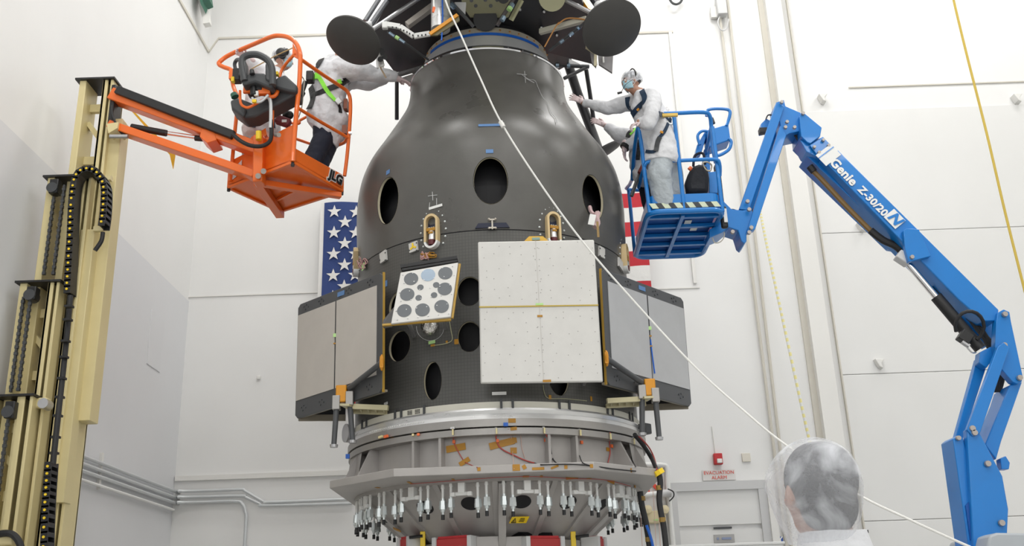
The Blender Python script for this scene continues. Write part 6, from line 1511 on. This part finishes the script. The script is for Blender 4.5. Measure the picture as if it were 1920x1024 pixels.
# --- person in the foreground, seen from behind
ye=2.62
pE=person(V((P(1535,1000,ye).x,ye,0)),'person seen from behind in the foreground wearing a sheer white hair cover and white coat')
hE=P(1532,925,ye); m=M(); fE=V((-.22,.97,.12)); RE=head_caps(m,hE,fE,V((0,0,1)),1.04)
zsh=hE.z-.285; m.cap(hE+V((.01,-.01,-.06)),.062,hE+V((.01,-.02,-.2)),.066)
cx=hE.x+.02; chaincap(m,[V((cx,ye-.02,zsh+.05)),V((cx,ye-.02,zsh-.15)),V((cx,ye,1.0))],[.09,.15,.15])
for s_ in(-1,1):
    sh=V((cx+s_*.18,ye,zsh)); el=V((cx+s_*.24,ye+.02,zsh-.30)); wr=V((cx+s_*.20,ye+.2,zsh-.45)); chaincap(m,[V((cx,ye,zsh)),sh,el,wr],[.08,.07,.045,.03]); hand(m,wr,V((-s_*.2,.9,.1)),V((0,0,-1)),.3,-s_,1)
    hp=V((cx+s_*.09,ye,.92)); kn_=V((cx+s_*.10,ye+.02,.5)); ft=V((cx+s_*.10,ye,.10)); chaincap(m,[hp,kn_,ft],[.11,.07,.05]); m.cap(ft+V((0,-.02,-.04)),.045,ft+V((0,.16,-.06)),.035)
m.build('body',skin,pE,remesh=.0085)
m=M(); m.ell(hE+RE@V((0,-.022,.035)),(.087,.108,.098),RE,40,26); m.ell(hE+RE@V((0,-.055,-.03)),(.075,.06,.075),RE,30,20); m.build('hair',hair,pE,remesh=.006,disp=.01)
coat(pE,[([V((cx,ye-.02,zsh+.06)),V((cx,ye-.02,zsh-.08)),V((cx,ye,1.1)),V((cx,ye,.75))],[.10,.19,.19,.22])]+[([V((cx+s_*.06,ye-.01,zsh+.02)),V((cx+s_*.18,ye,zsh)),V((cx+s_*.25,ye+.02,zsh-.30)),V((cx+s_*.21,ye+.16,zsh-.43))],[.11,.10,.07,.06]) for s_ in(-1,1)],'coat',suit,.012,.02)
m=M(); m.lathe([(.085,-.02),(.075,.035),(.083,.035),(.10,-.03)],V((cx,ye-.015,zsh+.15)),40); m.build('collar',suit,pE,smooth=True,disp=.012)
for s_ in(-1,1):
    m=M(); chaincap(m,[V((cx+s_*.09,ye,.80)),V((cx+s_*.10,ye+.02,.5)),V((cx+s_*.10,ye,.12))],[.12,.095,.085]); m.build('trouser_leg',suitg,pE,remesh=.014)
# bouffant cover, loose and full with creases
m=M(); c0=hE+V((-.006,0,.025)); N1,N2=96,60; ps=[];fs=[]
rn=random.Random(9)
from mathutils import noise
for j in range(N2+1):
    u=j/N2
    if u<.62: t=radians(3)+(pi/2-radians(3))*u/.62; hr=sin(t); z=.118*cos(t)
    else: w_=(u-.62)/.38; hr=1-.30*w_**1.8; z=-.150*w_
    for i in range(N1):
        a=2*pi*i/N1; q=V((hr*cos(a),hr*sin(a),z*8))
        n1=noise.noise(V((q.x*1.3,q.y*1.3,z*9))+V((3,1,2))); n2=abs(noise.noise(V((q.x*2.6+z*9,q.y*3,z*30-q.x*3)))); n3=abs(noise.noise(V((cos(a)*7,sin(a)*7,z*14+q.x*2))))
        k=1+.035*n1+.030*n2-.03*n3*(1+max(0,u-.6)*2)
        loc=V((.099*hr*cos(a)*k,.150*hr*sin(a)*k-.012,z*(1+.03*n1)))
        if loc.x<0: loc.x-=.030*max(0,1-abs(z+.01)/.12)*(-cos(a))**2
        ps.append(c0+RE@loc)
fs=[(j*N1+i,j*N1+(i+1)%N1,(j+1)*N1+(i+1)%N1,(j+1)*N1+i) for j in range(N2) for i in range(N1)]+[tuple(range(N1))[::-1]]
m.add(ps,fs); bo=m.build('hair_cover',netb,pE,smooth=True)
